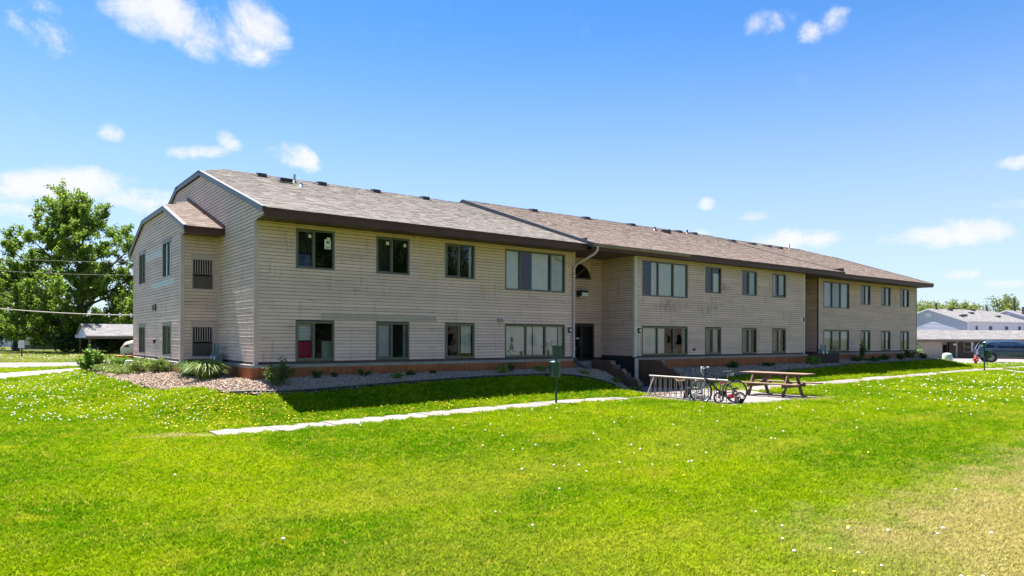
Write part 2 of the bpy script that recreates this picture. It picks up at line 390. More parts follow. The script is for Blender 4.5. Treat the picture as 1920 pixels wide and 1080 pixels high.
def slab(parent, quad, th=.12, top=.03, z=None):
    q = [Vector((x, y, 0)) for x, y in quad]; c = sum(q, Vector()) / 4
    q = [p + (c - p).normalized() * .018 for p in q]; j = random.uniform(-.006, .006)
    zs = [(z if z is not None else tz(p.x, p.y) + top) + j for p in q]
    m = MB(); m.hexa([(p.x, p.y, h - th) for p, h in zip(q, zs)] + [(p.x, p.y, h) for p, h in zip(q, zs)])
    return m.build('paving_slab', M_CONC, parent)
def path(name, pts, w, L=1.25, label=None):
    m = MB()
    acc = [Vector((*p, 0)) for p in pts]; stations = []
    for a, b in zip(acc[:-1], acc[1:]):
        n = max(1, round((b - a).length / L)); stations += [a.lerp(b, k / n) for k in range(n)]
    stations.append(acc[-1]); n = len(stations)
    for a, b in zip(stations[:-1], stations[1:]):      # bedding strip under the slabs
        pass
    Ls, Rs = [], []
    for i, p in enumerate(stations):
        d = (stations[min(i + 1, n - 1)] - stations[max(i - 1, 0)]).normalized(); s = Vector((-d.y, d.x, 0)) * w / 2
        Ls.append(p + s); Rs.append(p - s)
    vs = [(p.x, p.y, tz(p.x, p.y) + .004) for p in Ls + Rs]
    m.add(vs, [(i, n + i, n + i + 1, i + 1) for i in range(n - 1)])
    root = m.build(name, M_SOIL, None, 'structure', label)
    for i in range(n - 1): slab(root, [(Ls[i].x, Ls[i].y), (Rs[i].x, Rs[i].y), (Rs[i + 1].x, Rs[i + 1].y), (Ls[i + 1].x, Ls[i + 1].y)])
    return root
PATHS = [([(-2.35, -4.86), (4, -4.82), (10.75, -4.8)], 1.06), ([(16.12, -4.79), (23, -4.75), (31, -4.4), (39, -4.13), (46, -3.8), (60, -3.1)], 1.0), ([(42.6, -4.5), (39.3, -6.7), (33, -11.2)], 1.0)]
for (pp, w), nm in zip(PATHS, ('pale concrete sidewalk in front of the left wing', 'pale concrete sidewalk running right from the patio', 'short concrete path branching off towards the viewer')): path('sidewalk', pp, w, label=nm)
def build_patio():
    m = MB(); m.poly([(10.8, -8.05, -1.14), (16.1, -8.05, -1.14), (16.1, -4.3, -1.14), (10.8, -4.3, -1.14)])
    r = m.build('patio', M_SOIL, None, 'structure', 'concrete patio under the bike rack and picnic table')
    us = [10.8, 12.1, 13.4, 14.75, 16.1]; vs = [-8.05, -6.8, -5.55, -4.3]
    for i in range(4):
        for j in range(3): slab(r, [(us[i], vs[j]), (us[i + 1], vs[j]), (us[i + 1], vs[j + 1]), (us[i], vs[j + 1])], z=-1.095)
    slab(r, [(13.2, -4.3), (15.2, -4.3), (15.2, -3.2), (13.2, -3.2)], z=-1.09); slab(r, [(13.26, -3.2), (14.92, -3.2), (14.92, -2.1), (13.26, -2.1)], z=-1.085); slab(r, [(13.26, -2.1), (14.92, -2.1), (14.92, -1.0), (13.26, -1.0)], z=-1.08)
build_patio()

# ------------------------------------------------------------------ scatterers
def scatter(obj, kinds, dens_attr, smin, smax, seed, tilt=.25, mat=None):
    """instances of the given meshes over obj's faces, as many per square metre as the face attribute says"""
    ng = bpy.data.node_groups.new('scatter', 'GeometryNodeTree')
    ng.interface.new_socket('Geometry', in_out='INPUT', socket_type='NodeSocketGeometry'); ng.interface.new_socket('Geometry', in_out='OUTPUT', socket_type='NodeSocketGeometry')
    N, L = ng.nodes, ng.links
    gi, go = N.new('NodeGroupInput'), N.new('NodeGroupOutput')
    at = N.new('GeometryNodeInputNamedAttribute'); at.data_type = 'FLOAT'; at.inputs['Name'].default_value = dens_attr
    sc = N.new('GeometryNodeInputNamedAttribute'); sc.data_type = 'FLOAT'; sc.inputs['Name'].default_value = 'size'
    dp = N.new('GeometryNodeDistributePointsOnFaces'); dp.distribute_method = 'RANDOM'; dp.inputs['Seed'].default_value = seed
    L.new(gi.outputs[0], dp.inputs['Mesh']); L.new(at.outputs['Attribute'], dp.inputs['Density'])
    j = N.new('GeometryNodeJoinGeometry')
    for k in kinds[::-1]:
        oi = N.new('GeometryNodeObjectInfo'); oi.inputs['Object'].default_value = k; oi.inputs['As Instance'].default_value = True
        L.new(oi.outputs['Geometry'], j.inputs[0])
    io = N.new('GeometryNodeInstanceOnPoints'); io.inputs['Pick Instance'].default_value = True
    L.new(dp.outputs['Points'], io.inputs['Points']); L.new(j.outputs[0], io.inputs['Instance'])
    rv = N.new('FunctionNodeRandomValue'); rv.data_type = 'FLOAT_VECTOR'; rv.inputs[0].default_value = (-tilt, -tilt, 0); rv.inputs[1].default_value = (tilt, tilt, 6.283)
    L.new(rv.outputs[0], io.inputs['Rotation'])
    rs = N.new('FunctionNodeRandomValue'); rs.data_type = 'FLOAT'; rs.inputs[2].default_value = smin; rs.inputs[3].default_value = smax; rs.inputs['Seed'].default_value = 3
    mu = N.new('ShaderNodeMath'); mu.operation = 'MULTIPLY'; L.new(rs.outputs[1], mu.inputs[0]); L.new(sc.outputs['Attribute'], mu.inputs[1]); L.new(mu.outputs[0], io.inputs['Scale'])
    jo = N.new('GeometryNodeJoinGeometry'); L.new(gi.outputs[0], jo.inputs[0]) ; L.new(io.outputs[0], jo.inputs[0])
    L.new(jo.outputs[0], go.inputs[0])
    md = obj.modifiers.new('scatter', 'NODES'); md.node_group = ng
    return md
def tuft_mesh(i, nb=13, spread=.075, h=.062):
    m = MB()
    for k in range(nb):
        a = random.uniform(0, 6.28); r = spread * math.sqrt(random.random()); x, y = r * math.cos(a), r * math.sin(a)
        b = random.uniform(0, 6.28); w = random.uniform(.0045, .0085); hh = h * random.uniform(.55, 1.15); ln = hh * random.uniform(.3, 1.3)
        c, s = math.cos(b), math.sin(b); q = random.uniform(0, 6.28)
        l1 = (x + ln * .35 * math.cos(q), y + ln * .35 * math.sin(q), hh * .6); l2 = (x + ln * math.cos(q), y + ln * math.sin(q), hh)
        m.add([(x - c * w, y - s * w, -.01), (x + c * w, y + s * w, -.01), (l1[0] + c * w * .8, l1[1] + s * w * .8, l1[2]), (l1[0] - c * w * .8, l1[1] - s * w * .8, l1[2]), l2], [(0, 1, 2, 3), (3, 2, 4)])
    me = bpy.data.meshes.new('grass_tuft'); me.from_pydata(m.v, [], m.f); me.materials.append(M_BLADE)
    return bpy.data.objects.new('grass_tuft', me)
def near_path(X, Y):
    r = np.zeros(X.shape, bool)
    for pts, w in PATHS:
        for a, b in zip(pts[:-1], pts[1:]):
            a, b = np.array(a), np.array(b); d = b - a; t = np.clip(((X - a[0]) * d[0] + (Y - a[1]) * d[1]) / (d @ d), 0, 1)
            r |= np.hypot(X - a[0] - t * d[0], Y - a[1] - t * d[1]) < w / 2 - .02 - .07 * np.sin(X * 3.1) * np.sin(X * 7.7 + Y)
    return r
def not_lawn(X, Y):
    r = near_path(X, Y) | ((X > 10.85) & (X < 16.05) & (Y > -8.0) & (Y < -4.2)) | ((X > 13) & (X < 15.2) & (Y > -5) & (Y < 0))
    for P in (BED_A, BED_C, DRIVE, STREET, LOT): r |= in_poly(P, X, Y)
    return r | ((X > 0) & (X < 42.4) & (Y > 0) & (Y < 15.2)) | ((X > -1.2) & (X < 0) & (Y > 3.6) & (Y < 11.9))
def build_grass():
    ds = [5.2]
    while ds[-1] < 82: ds.append(ds[-1] * 1.022)
    lat = np.linspace(-.86, .86, 110); s, co = math.sin(YAW), math.cos(YAW)
    D, Q = np.meshgrid(np.array(ds), lat, indexing='ij'); X = CAM.x + D * Q * co + D * s; Y = CAM.y - D * Q * s + D * co
    Z = terrain(X, Y) + .002; n, k = X.shape
    I = np.arange(n * k).reshape(n, k); F = np.stack([I[:-1, :-1], I[:-1, 1:], I[1:, 1:], I[1:, :-1]], -1).reshape(-1, 4)
    cx = X.ravel()[F].mean(1); cy = Y.ravel()[F].mean(1); dd = D.ravel()[F].mean(1)
    keep = ~not_lawn(cx, cy); F = F[keep]; cx, cy, dd = cx[keep], cy[keep], dd[keep]
    me = bpy.data.meshes.new('grass'); me.from_pydata(np.stack([X, Y, Z], -1).reshape(-1, 3).tolist(), [], F.tolist()); me.materials.append(M_SOIL)
    dens = np.interp(dd, [5, 8, 12, 20, 40, 82], [900, 800, 480, 190, 55, 14]); size = np.interp(dd, [5, 12, 20, 40, 82], [.8, .95, 1.2, 1.6, 2.4])
    a = me.attributes.new('dens', 'FLOAT', 'FACE'); a.data.foreach_set('value', dens.astype(np.float32))
    a = me.attributes.new('size', 'FLOAT', 'FACE'); a.data.foreach_set('value', size.astype(np.float32))
    o = bpy.data.objects.new('grass', me); link(o); tag(o, 'short bright green mown grass blades of the lawn', 'grass', kind='stuff')
    scatter(o, [tuft_mesh(i) for i in range(4)], 'dens', .65, 1.25, 11)
build_grass()

# wood-chip and stone mulch in the beds
def mat_chip():
    m, t, b = new_mat('mulch_chip'); r = t.rnd()
    col = t.mix(t.step(0, .5, r), (.34, .235, .16), (.43, .335, .25)); col = t.mix(t.step(.55, .9, r), col, (.26, .20, .155)); col = t.mix(t.step(.93, .98, r), col, (.50, .44, .38))
    t.put(b.inputs['Base Color'], col); b.inputs['Roughness'].default_value = .85; return m
M_CHIP = mat_chip(); M_MULCH = pm('mulch', (.15, .115, .09), (.22, .175, .14), 9, .95, .8, bscale=40)
def chip_mesh(i):
    m = MB(); a, b, c = random.uniform(.025, .05), random.uniform(.012, .024), random.uniform(.006, .016)
    j = lambda: random.uniform(.6, 1.2)
    m.hexa([(-a * j(), -b * j(), -c), (a * j(), -b * j(), -c), (a * j(), b * j(), -c), (-a * j(), b * j(), -c), (-a * j(), -b * j(), c), (a * j(), -b * j(), c), (a * j(), b * j(), c), (-a * j(), b * j(), c)])
    me = bpy.data.meshes.new('wood_chip'); me.from_pydata(m.v, [], m.f); me.materials.append(M_CHIP); return bpy.data.objects.new('wood_chip', me)
def bed(poly, label, dens, size):
    o = sheet('mulch_bed', poly, M_MULCH, .035, .3, 'stuff', label); o['category'] = 'mulch'
    n = len(o.data.polygons)
    for nm, v in (('dens', dens), ('size', size)):
        a = o.data.attributes.new(nm, 'FLOAT', 'FACE'); a.data.foreach_set('value', np.full(n, v, np.float32))
    scatter(o, [chip_mesh(i) for i in range(5)], 'dens', .7, 1.5, 5, 1.2)
bed(BED_A, 'wood chip mulch bed along the left wing and round its corner', 700, .85); bed(BED_C, 'wood chip mulch bed below the right wing', 190, 1.5)
M_EDGE = pm('edging_plastic', (.022, .021, .022), (.035, .033, .032), 8, .55)
def edging(pts, label):
    m = MB(); P = []
    for a, b in zip(pts[:-1], pts[1:]):
        a, b = Vector(a), Vector(b); n = max(1, int((b - a).length / .4)); P += [a.lerp(b, k / n) for k in range(n)]
    P.append(Vector(pts[-1]))
    # ease the corners of the strip
    for _ in range(3): P = [P[0]] + [(P[i - 1] + P[i] * 2 + P[i + 1]) / 4 for i in range(1, len(P) - 1)] + [P[-1]]
    z = [tz(p.x, p.y) for p in P]
    m.tube([(p.x, p.y, h + .075) for p, h in zip(P, z)], .028, 7)
    for i in range(len(P) - 1): m.beam((P[i].x, P[i].y, z[i] + .02), (P[i + 1].x, P[i + 1].y, z[i + 1] + .02), .016, .12)
    o = m.build('garden_edging', M_EDGE); tag(o, label, 'garden edging')
edging(EDGE_A[8:19], 'black plastic edging curving round the mulch below the left wing'); edging(EDGE_C[1:], 'black plastic edging round the mulch below the right wings')

# ------------------------------------------------------------------ the apartment building
E_ = .1016                                   # height of one siding course
def mat_siding(name, base, tan, stains=False, top=1):
    m, t, b = new_mat(name); P = t.pos(); q = t.sep(P); r = t.math('FRACT', t.math('ADD', t.rnd(), t.node('ShaderNodeAttribute', attribute_name='tone').outputs['Fac']))
    col = t.mix(t.step(.3, .7, t.noise(t.scale(P, (.5, .5, 2.2)), 1.1, 4, .6)), base, tuple(x * .86 for x in base))
    # the old tan colour survives where eaves kept the weather off, further down towards the right of the left wing
    wob = t.math('MULTIPLY', t.math('SUBTRACT', t.noise(t.scale(P, (1, 1, .35)), .7, 4, .6), .5), 1.3)
    f = t.math('MULTIPLY', t.step(3.45, 4.15, t.math('ADD', q[2], wob)), .85)
    if top == 2:      # newer courses round the two right-hand upper windows
        f = t.math('MAXIMUM', f, t.math('MULTIPLY', t.step(5.3, 5.32, q[0]), t.step(2.735, 2.74, q[2])))
        f = t.math('MAXIMUM', f, t.math('MULTIPLY', t.step(7.7, 7.72, q[0]), t.step(2.43, 2.435, q[2])))
    if top: col = t.mix(t.math('MULTIPLY', f, .9), col, tan)
    k = t.math('MULTIPLY_ADD', r, .13, .935); col = t.mix(1, col, t.comb(k, k, k), 'MULTIPLY')
    # grime running down in streaks and lying along the laps
    g = t.noise(t.scale(P, (3.2, 3.2, .5)), 2.0, 5, .65); col = t.mix(t.math('MULTIPLY', t.step(.54, .76, g), .42), col, (.105, .085, .07))
    g2 = t.noise(t.scale(P, (.9, .9, 7)), 1.6, 4, .6); col = t.mix(t.math('MULTIPLY', t.step(.56, .76, g2), .5), col, (.10, .08, .065))
    if stains:
        def blob(x, z, w, hh):
            a = t.math('DIVIDE', t.math('SUBTRACT', q[0], x), w); c = t.math('DIVIDE', t.math('SUBTRACT', q[2], z), hh)
            return t.math('SUBTRACT', 1, t.math('ADD', t.math('MULTIPLY', a, a), t.math('MULTIPLY', c, c)))
        s = t.math('MAXIMUM', t.math('MAXIMUM', blob(19.6, 2.2, 1.3, .55), blob(17.0, 2.2, 1.6, .4)), blob(20.7, 3.15, .7, .22))
        sp = t.math('ADD', s, t.math('MULTIPLY', t.math('SUBTRACT', t.noise(t.scale(P, (3.0, 3.0, 1.1)), 1.8, 5, .6), .52), 3.2))
        col = t.mix(t.math('MULTIPLY', t.math('MULTIPLY', t.step(.1, 1.9, sp), t.step(-.3, .6, s)), .62), col, (.10, .085, .065))
    t.put(b.inputs['Base Color'], col); b.inputs['Roughness'].default_value = .62; b.inputs['Specular IOR Level'].default_value = .3
    t.put(b.inputs['Normal'], t.bump(t.noise(t.scale(P, (1, 1, 12)), 6, 4), .12, .004)); return m
M_SID = mat_siding('siding_taupe', (.745, .525, .44), (.66, .48, .33), top=2); M_SIDE = mat_siding('siding_taupe_pale', (.72, .515, .44), (.54, .40, .27), top=0)
M_SIDB = mat_siding('siding_taupe_stained', (.72, .505, .41), (.55, .41, .27), True)
M_SIDC = mat_siding('siding_brown', (.66, .465, .37), (.51, .37, .27))
M_OLIVE = pm('siding_olive_patch', (.49, .375, .30), (.45, .34, .27), 3, .6); M_PALE = pm('siding_pale_patch', (.62, .62, .62), (.55, .54, .53), 3, .55)
M_GRILLE = pm('grille_brown', (.20, .155, .13), (.16, .125, .105), 4, .6); M_LAPSHADE = pm('lap_shade_backing', (.10, .075, .06), None, 3, .9); M_TRIM = pm('corner_trim', (.56, .43, .43), (.50, .38, .38), 2, .6, var=.05); M_CREAM = pm('cream_trim', (.60, .55, .47), (.50, .45, .38), 3, .55)  # wall backing coloured dark to paint the shadow line under each siding lap
M_SKIRT = pm('skirt_brown', (.34, .105, .030), (.25, .078, .022), 1.4, .7, .15, var=.12); M_SILL = pm('sill_board', (.33, .31, .29), (.26, .24, .225), 2.5, .7)
M_FASCIA = pm('fascia_brown', (.095, .044, .036), (.075, .036, .03), 2, .55, var=.04, spec=.25); M_SOFFIT = pm('soffit_brown', (.07, .048, .036), (.05, .036, .028), 2, .7)
M_RAKE = pm('rake_metal', (.10, .103, .11), (.075, .078, .085), 3, .45, metal=.1); M_GUT = pm('gutter_tan', (.21, .155, .12), (.16, .12, .095), 3, .5)
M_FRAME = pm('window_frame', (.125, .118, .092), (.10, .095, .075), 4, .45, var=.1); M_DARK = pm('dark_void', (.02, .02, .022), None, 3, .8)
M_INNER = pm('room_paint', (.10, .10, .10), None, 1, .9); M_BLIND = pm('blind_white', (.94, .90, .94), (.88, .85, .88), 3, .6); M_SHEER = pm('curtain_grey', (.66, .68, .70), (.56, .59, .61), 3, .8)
M_BLINDG = pm('blind_green_grey', (.30, .34, .33), (.24, .28, .27), 3, .7); M_BLUE = pm('cloth_blue', (.12, .18, .36), (.05, .08, .17), 3, .9); M_MAG = pm('cloth_magenta', (.42, .008, .07), (.32, .006, .055), 9, .9)
M_PAPER = pm('paper', (.75, .78, .72), None, 3, .8); M_LEAFP = pm('print_green', (.01, .05, .03), None, 3, .8); M_LAV = pm('curtain_lavender', (.58, .56, .70), (.50, .49, .62), 2, .8)
def mat_glass():
    m, t, b = new_mat('window_glass'); t.n.remove(b); P = t.pos()
    nrm = t.bump(t.noise(P, 1.3, 2, .5, .4), .05, .05)
    gl = t.node('ShaderNodeBsdfGlossy'); gl.inputs['Roughness'].default_value = .01; gl.inputs['Color'].default_value = (.93, .96, 1, 1); t.l.new(nrm, gl.inputs['Normal'])
    tr = t.node('ShaderNodeBsdfTransparent'); tr.inputs['Color'].default_value = (.95, .965, .96, 1)
    fr = t.node('ShaderNodeFresnel'); fr.inputs['IOR'].default_value = 1.52; t.l.new(nrm, fr.inputs['Normal'])
    f = fr.outputs[0]
    mx = t.node('ShaderNodeMixShader'); t.l.new(f, mx.inputs[0]); t.l.new(tr.outputs[0], mx.inputs[1]); t.l.new(gl.outputs[0], mx.inputs[2])
    t.l.new(mx.outputs[0], t.n['Material Output'].inputs[0]); return m
M_GLASS = mat_glass()
def mat_shingle(name, cols):
    m, t, b = new_mat(name); P = t.pos()
    at = t.node('ShaderNodeAttribute', attribute_name='tone'); f = at.outputs['Fac']
    col = t.mix(t.step(.0, .45, f), cols[0], cols[1]); col = t.mix(t.step(.5, 1.0, f), col, cols[2])
    col = t.mix(t.math('MULTIPLY', t.step(.4, .7, t.noise(P, 90, 2)), .3), col, tuple(x * .6 for x in cols[0]))
    col = t.mix(t.math('MULTIPLY', t.step(.52, .75, t.noise(t.scale(P, (.6, .25, .25)), 1.0, 4)), .12), col, cols[2])
    t.put(b.inputs['Base Color'], col); b.inputs['Roughness'].default_value = .9; b.inputs['Specular IOR Level'].default_value = .15; return m
M_SHA = mat_shingle('shingle_grey', ((.155, .137, .12), (.195, .174, .155), (.23, .206, .185)))
M_SHB = mat_shingle('shingle_brown', ((.145, .112, .092), (.185, .146, .122), (.22, .178, .15)))
M_DECK = pm('roof_deck', (.10, .085, .075), None, 3, .9)

bld = thing('apartment_building', 'long two storey taupe apartment building with lap siding, brown skirting and shingle roofs', 'apartment building', (0, 0, -.35))
cells = lambda lo, hi, cuts: sorted({lo, hi, *[c for c in cuts if lo < c < hi]})
def sheet_wall(name, fr, a0, a1, z0, z1, ops, mat, parent, extra=None):
    m = MB(); A = cells(a0, a1, [c for o in ops for c in o[:2]]); Zs = cells(z0, z1, [c for o in ops for c in o[2:4]])
    for i in range(len(A) - 1):
        for j in range(len(Zs) - 1):
            ca, cz = (A[i] + A[i + 1]) / 2, (Zs[j] + Zs[j + 1]) / 2
            if not any(o[0] < ca < o[1] and o[2] < cz < o[3] for o in ops): fr.bx(m, A[i], A[i + 1], -.02, 0, Zs[j], Zs[j + 1])
    if extra: m.prism([fr.p(a, 0, z) for a, z in extra], fr.N * -.02)
    return m.build(name, mat, parent)
def boards(wall, fr, a0, a1, z0, n, ops, mat, clip=None, joined=False, joints=0.0):
    J = MB(); tn = []
    for k in range(n):
        zb = z0 + k * E_; zt = zb + E_ + .002; zm = zb + E_ / 2
        cb = clip(zb) if clip else (a0, a1); ct = clip(zt) if clip else (a0, a1)
        if cb is None or ct is None: continue
        iv = [(cb[0], cb[1], ct[0], ct[1])]
        for o in ops:
            if o[2] < zm < o[3]:
                nw = []
                for (l, r, lt, rt) in iv:
                    if o[1] <= l or o[0] >= r: nw.append((l, r, lt, rt)); continue
                    if o[0] > l: nw.append((l, o[0], lt, o[0]))
                    if o[1] < r: nw.append((o[1], r, o[1], rt))
                iv = nw
        for (l, r, lt, rt) in iv:
            cuts = [(l, lt)]
            if joints and r - l > joints:
                x = l + random.uniform(.3, 1) * joints
                while x < r - .6: cuts.append((x, x)); x += joints * random.uniform(.8, 1.1)
            cuts.append((r, rt))
            for (x0, y0), (x1, y1) in zip(cuts[:-1], cuts[1:]):
                e = random.uniform(0, .0025); m = J if joined else MB(); tn.append(random.random())
                m.hexa([fr.p(x0, .001, zb + .022), fr.p(x1, .001, zb + .022), fr.p(x1, .021 + e, zb + .012), fr.p(x0, .021 + e, zb + .012), fr.p(y0, .001, zt), fr.p(y1, .001, zt), fr.p(y1, .009 + e, zt), fr.p(y0, .009 + e, zt)])
                if not joined: m.build('siding_board', mat, wall)
    if joined:
        o = J.build('siding_boards', mat, wall, 'stuff'); o.data.attributes.new('tone', 'FLOAT', 'FACE').data.foreach_set('value', np.repeat(np.array(tn, np.float32), 6))
def patch_boards(wall, fr, a0, a1, z0, n, mat):
    for k in range(n):
        m = MB(); zb = z0 + k * E_; zt = zb + E_
        m.hexa([fr.p(a0, .001, zb + .01), fr.p(a1, .001, zb + .01), fr.p(a1, .031, zb + .006), fr.p(a0, .031, zb + .006), fr.p(a0, 0, zt), fr.p(a1, 0, zt), fr.p(a1, .012, zt), fr.p(a0, .012, zt)])
        m.build('siding_board', mat, wall, label='replacement siding board of another colour')

def vblind(m, fr, a0, a1, z0, z1, n=-.075, w=.088, open_=.25):
    x = a0
    while x < a1 - .01:
        e = min(x + w, a1); s = random.uniform(-.35, 1.0) * open_ * w
        m.add([fr.p(x, n - s / 2, z0), fr.p(e, n + s / 2, z0), fr.p(e, n + s / 2, z1), fr.p(x, n - s / 2, z1)], [(0, 1, 2, 3)]); x += w
def hblind(m, fr, a0, a1, z0, z1, n=-.12, p=.05):
    z = z0; rag = random.uniform(0, .02)
    while z < z1 - .02:
        m.add([fr.p(a0, n + .018, z), fr.p(a1, n + .018, z + random.uniform(-.004, .004)), fr.p(a1, n - .012, z + p * .85), fr.p(a0, n - .012, z + p * .85)], [(0, 1, 2, 3)]); z += p
def curtain(m, fr, a0, a1, z0, z1, n=-.10, wave=.16):
    k = max(4, int((a1 - a0) / .025)); ph = random.uniform(0, 6)
    pts = [(a0 + (a1 - a0) * i / k, n + .03 * math.sin(ph + 6.283 * (a0 + (a1 - a0) * i / k) / wave)) for i in range(k + 1)]
    vs = [fr.p(a, min(q, -.07), z0) for a, q in pts] + [fr.p(a, q, z1) for a, q in pts]
    m.add(vs, [(i, i + 1, k + 2 + i, k + 1 + i) for i in range(k)], True)
def window(fr, a0, a1, z0, z1, mull, contents, label=None, light_trim=True, f=.058):
    m = MB()
    for (x0, x1, q0, q1) in ((a0, a1, z0, z0 + f), (a0, a1, z1 - f, z1), (a0, a0 + f, z0 + f, z1 - f), (a1 - f, a1, z0 + f, z1 - f)): fr.bx(m, x0, x1, -.06, .028, q0, q1)
    W = a1 - a0; xs = [a0 + f] + [a0 + W * q for q in mull] + [a1 - f]
    for q in mull: fr.bx(m, a0 + W * q - .028, a0 + W * q + .028, -.055, .016, z0 + f, z1 - f)
    w = m.build('window', M_FRAME, bld, label=label)
    tr = MB()
    if light_trim:
        g = .018
        fr.bx(tr, a0 - g, a1 + g, .0, .024, z1, z1 + g); fr.bx(tr, a0 - g, a1 + g, .0, .024, z0 - g, z0); fr.bx(tr, a0 - g, a0, .0, .024, z0, z1); fr.bx(tr, a1, a1 + g, .0, .024, z0, z1)
        tr.build('trim', M_TRIM, w)
    for i in range(len(xs) - 1):
        n = -.022 - .014 * (i % 2); k = random.uniform(-.004, .004); p = MB(); l, r = xs[i] + (.028 if i else 0), xs[i + 1] - (.028 if i < len(xs) - 2 else 0)
        if len(mull) == 1 and i == 0:      # the sliding sash has its own stiles
            sm = MB()
            for (x0, x1, q0, q1) in ((l, r, z0 + f, z0 + f + .03), (l, r, z1 - f - .03, z1 - f), (l, l + .03, z0 + f + .03, z1 - f - .03), (r - .03, r, z0 + f + .03, z1 - f - .03)): fr.bx(sm, x0, x1, -.05, -.012, q0, q1)
            sm.build('sash', M_FRAME, w); n = -.03
        p.add([fr.p(l, n + k, z0 + f), fr.p(r, n - k, z0 + f), fr.p(r, n - k, z1 - f), fr.p(l, n + k, z1 - f)], [(0, 1, 2, 3)]); p.build('pane', M_GLASS, w)
    for c in contents:
        kind, x0, x1, q0, q1, mat = (c + (0, 1, None))[:6] if len(c) == 3 else (c + (None,))[:6]
        b0, b1, y0, y1 = a0 + f + (W - 2 * f) * x0, a0 + f + (W - 2 * f) * x1, z0 + f + (z1 - z0 - 2 * f) * q0, z0 + f + (z1 - z0 - 2 * f) * q1
        c_ = MB()
        if kind == 'v': vblind(c_, fr, b0, b1, y0, y1); c_.build('vertical_blind', mat or M_BLIND, w)
        elif kind == 'h': hblind(c_, fr, b0, b1, y0, y1); c_.build('venetian_blind', mat or M_BLIND, w)
        elif kind == 'c': curtain(c_, fr, b0, b1, y0, y1); c_.build('curtain', mat or M_SHEER, w)
        elif kind == 'p': fr.bx(c_, b0, b1, -.016, -.0145, y0, y1); c_.build('sticker', mat or M_PAPER, w)
        elif kind == 'b': fr.bx(c_, b0, b1, -.6, -.25, y0, y1); c_.build('cardboard_box', mat or M_GUT, w)
    return w

ZT, ZB, ZBB, LT, LB = 4.0, 2.828, 2.533, 1.287, .122
WA = [(1.17, 2.36), (3.74, 4.92), (6.27, 7.48), (8.79, 11.66)]
WB = [(15.24, 18.14), (19.33, 20.50), (22.07, 23.26), (24.55, 25.74)]
WC = [(30.84, 33.68), (35.01, 36.19), (37.56, 38.77), (40.09, 41.30)]
def ops_for(W, big): return [(a, b, (ZBB if i == big else ZB), ZT) for i, (a, b) in enumerate(W)] + [(a, b, LB, LT) for a, b in W]
N39 = 40
frA, frB, frC = Fr((0, 0, 0), (1, 0, 0), (0, -1, 0)), Fr((0, -.66, 0), (1, 0, 0), (0, -1, 0)), Fr((0, .18, 0), (1, 0, 0), (0, -1, 0))
oA, oB, oC = ops_for(WA, 3), ops_for(WB, 0), ops_for(WC, 0)
wA = sheet_wall('front_wall', frA, 0, 12.15, -.05, 4.17, oA, M_LAPSHADE, bld); boards(wA, frA, .09, 12.06, .1, N39, oA, M_SID)
wB = sheet_wall('front_wall', frB, 14.84, 27.45, -.05, 4.17, oB, M_LAPSHADE, bld); boards(wB, frB, 14.95, 27.36, .1, N39, oB, M_SIDB, joined=True, joints=3.7)
wC = sheet_wall('front_wall', frC, 30.36, 42.4, -.05, 4.17, oC, M_LAPSHADE, bld); boards(wC, frC, 30.46, 42.31, .1, N39, oC, M_SIDC, joined=True, joints=3.7)
patch_boards(wA, frA, 1.95, 5.95, .1 + 12 * E_, 2, M_OLIVE); patch_boards(wB, frB, 22.3, 26.2, .1 + 12 * E_, 1, M_OLIVE)
def laps(wall, fr, ops, n, mat):      # where two lengths of siding overlap
    m = MB(); a0, a1 = .2, 11.9
    for k in range(N39):
        zb = .1 + k * E_
        for _ in range(n):
            a = random.uniform(a0, a1)
            if random.random() < .62 or any(o[0] - .1 < a < o[1] + .1 and o[2] < zb + .05 < o[3] for o in ops): continue
            w = random.uniform(.012, .03); m.hexa([fr.p(a, .02, zb + .012), fr.p(a + w, .02, zb + .012), fr.p(a + w, .0265, zb + .012), fr.p(a, .0265, zb + .012), fr.p(a, .008, zb + E_), fr.p(a + w, .008, zb + E_), fr.p(a + w, .0145, zb + E_), fr.p(a, .0145, zb + E_)])
    m.build('siding_laps', mat, wall, 'stuff')
laps(wA, frA, oA, 4, M_TRIM)
# end wall with its clipped gable, and the projecting bay
VC = 7.6
frE = Fr((0, 0, 0), (0, 1, 0), (-1, 0, 0)); frY = Fr((-1.12, 0, 0), (0, 1, 0), (-1, 0, 0)); frS = Fr((-1.12, 3.67, 0), (1, 0, 0), (0, -1, 0))
roof_z = lambda v, z0, v0, s: z0 + s * (v - v0)
def clipE(z):
    if z < 4.13: return (.03, 3.67)
    if z > 6.5: return None
    a = (z - 4.24) / .33 - .87; a = max(a, -.83)
    return (a, 2 * VC - a)
sheetE = sheet_wall('end_wall', frE, 0, 15.2, -.05, 4.17, [], M_LAPSHADE, bld, extra=[(-.83, 4.13), (-.83, 4.26), (5.85, 6.46), (9.35, 6.46), (16.03, 4.26), (16.03, 4.13)])
boards(sheetE, frE, 0, 3.67, .1, 63, [], M_SIDE, clipE)
WY = [(5.02, 6.30), (9.40, 10.62)]; oY = [(a, b, 2.81, 4.1) for a, b in WY] + [(a, b, .17, 1.31) for a, b in WY]
VB = 7.75
def clipY(z):
    if z < 4.06: return (3.76, 11.8)
    if z > 5.2: return None
    a = max((z - 4.14) / .34 + 2.95, 3.0); return (a, 2 * VB - a)
wY = sheet_wall('bay_wall', frY, 3.67, 11.83, -.05, 4.1, oY, M_LAPSHADE, bld, extra=[(3.0, 4.06), (3.0, 4.14), (5.9, 5.16), (9.6, 5.16), (12.5, 4.14), (12.5, 4.06)])
boards(wY, frY, 3.76, 11.8, .1, 50, oY, M_SIDE, clipY)
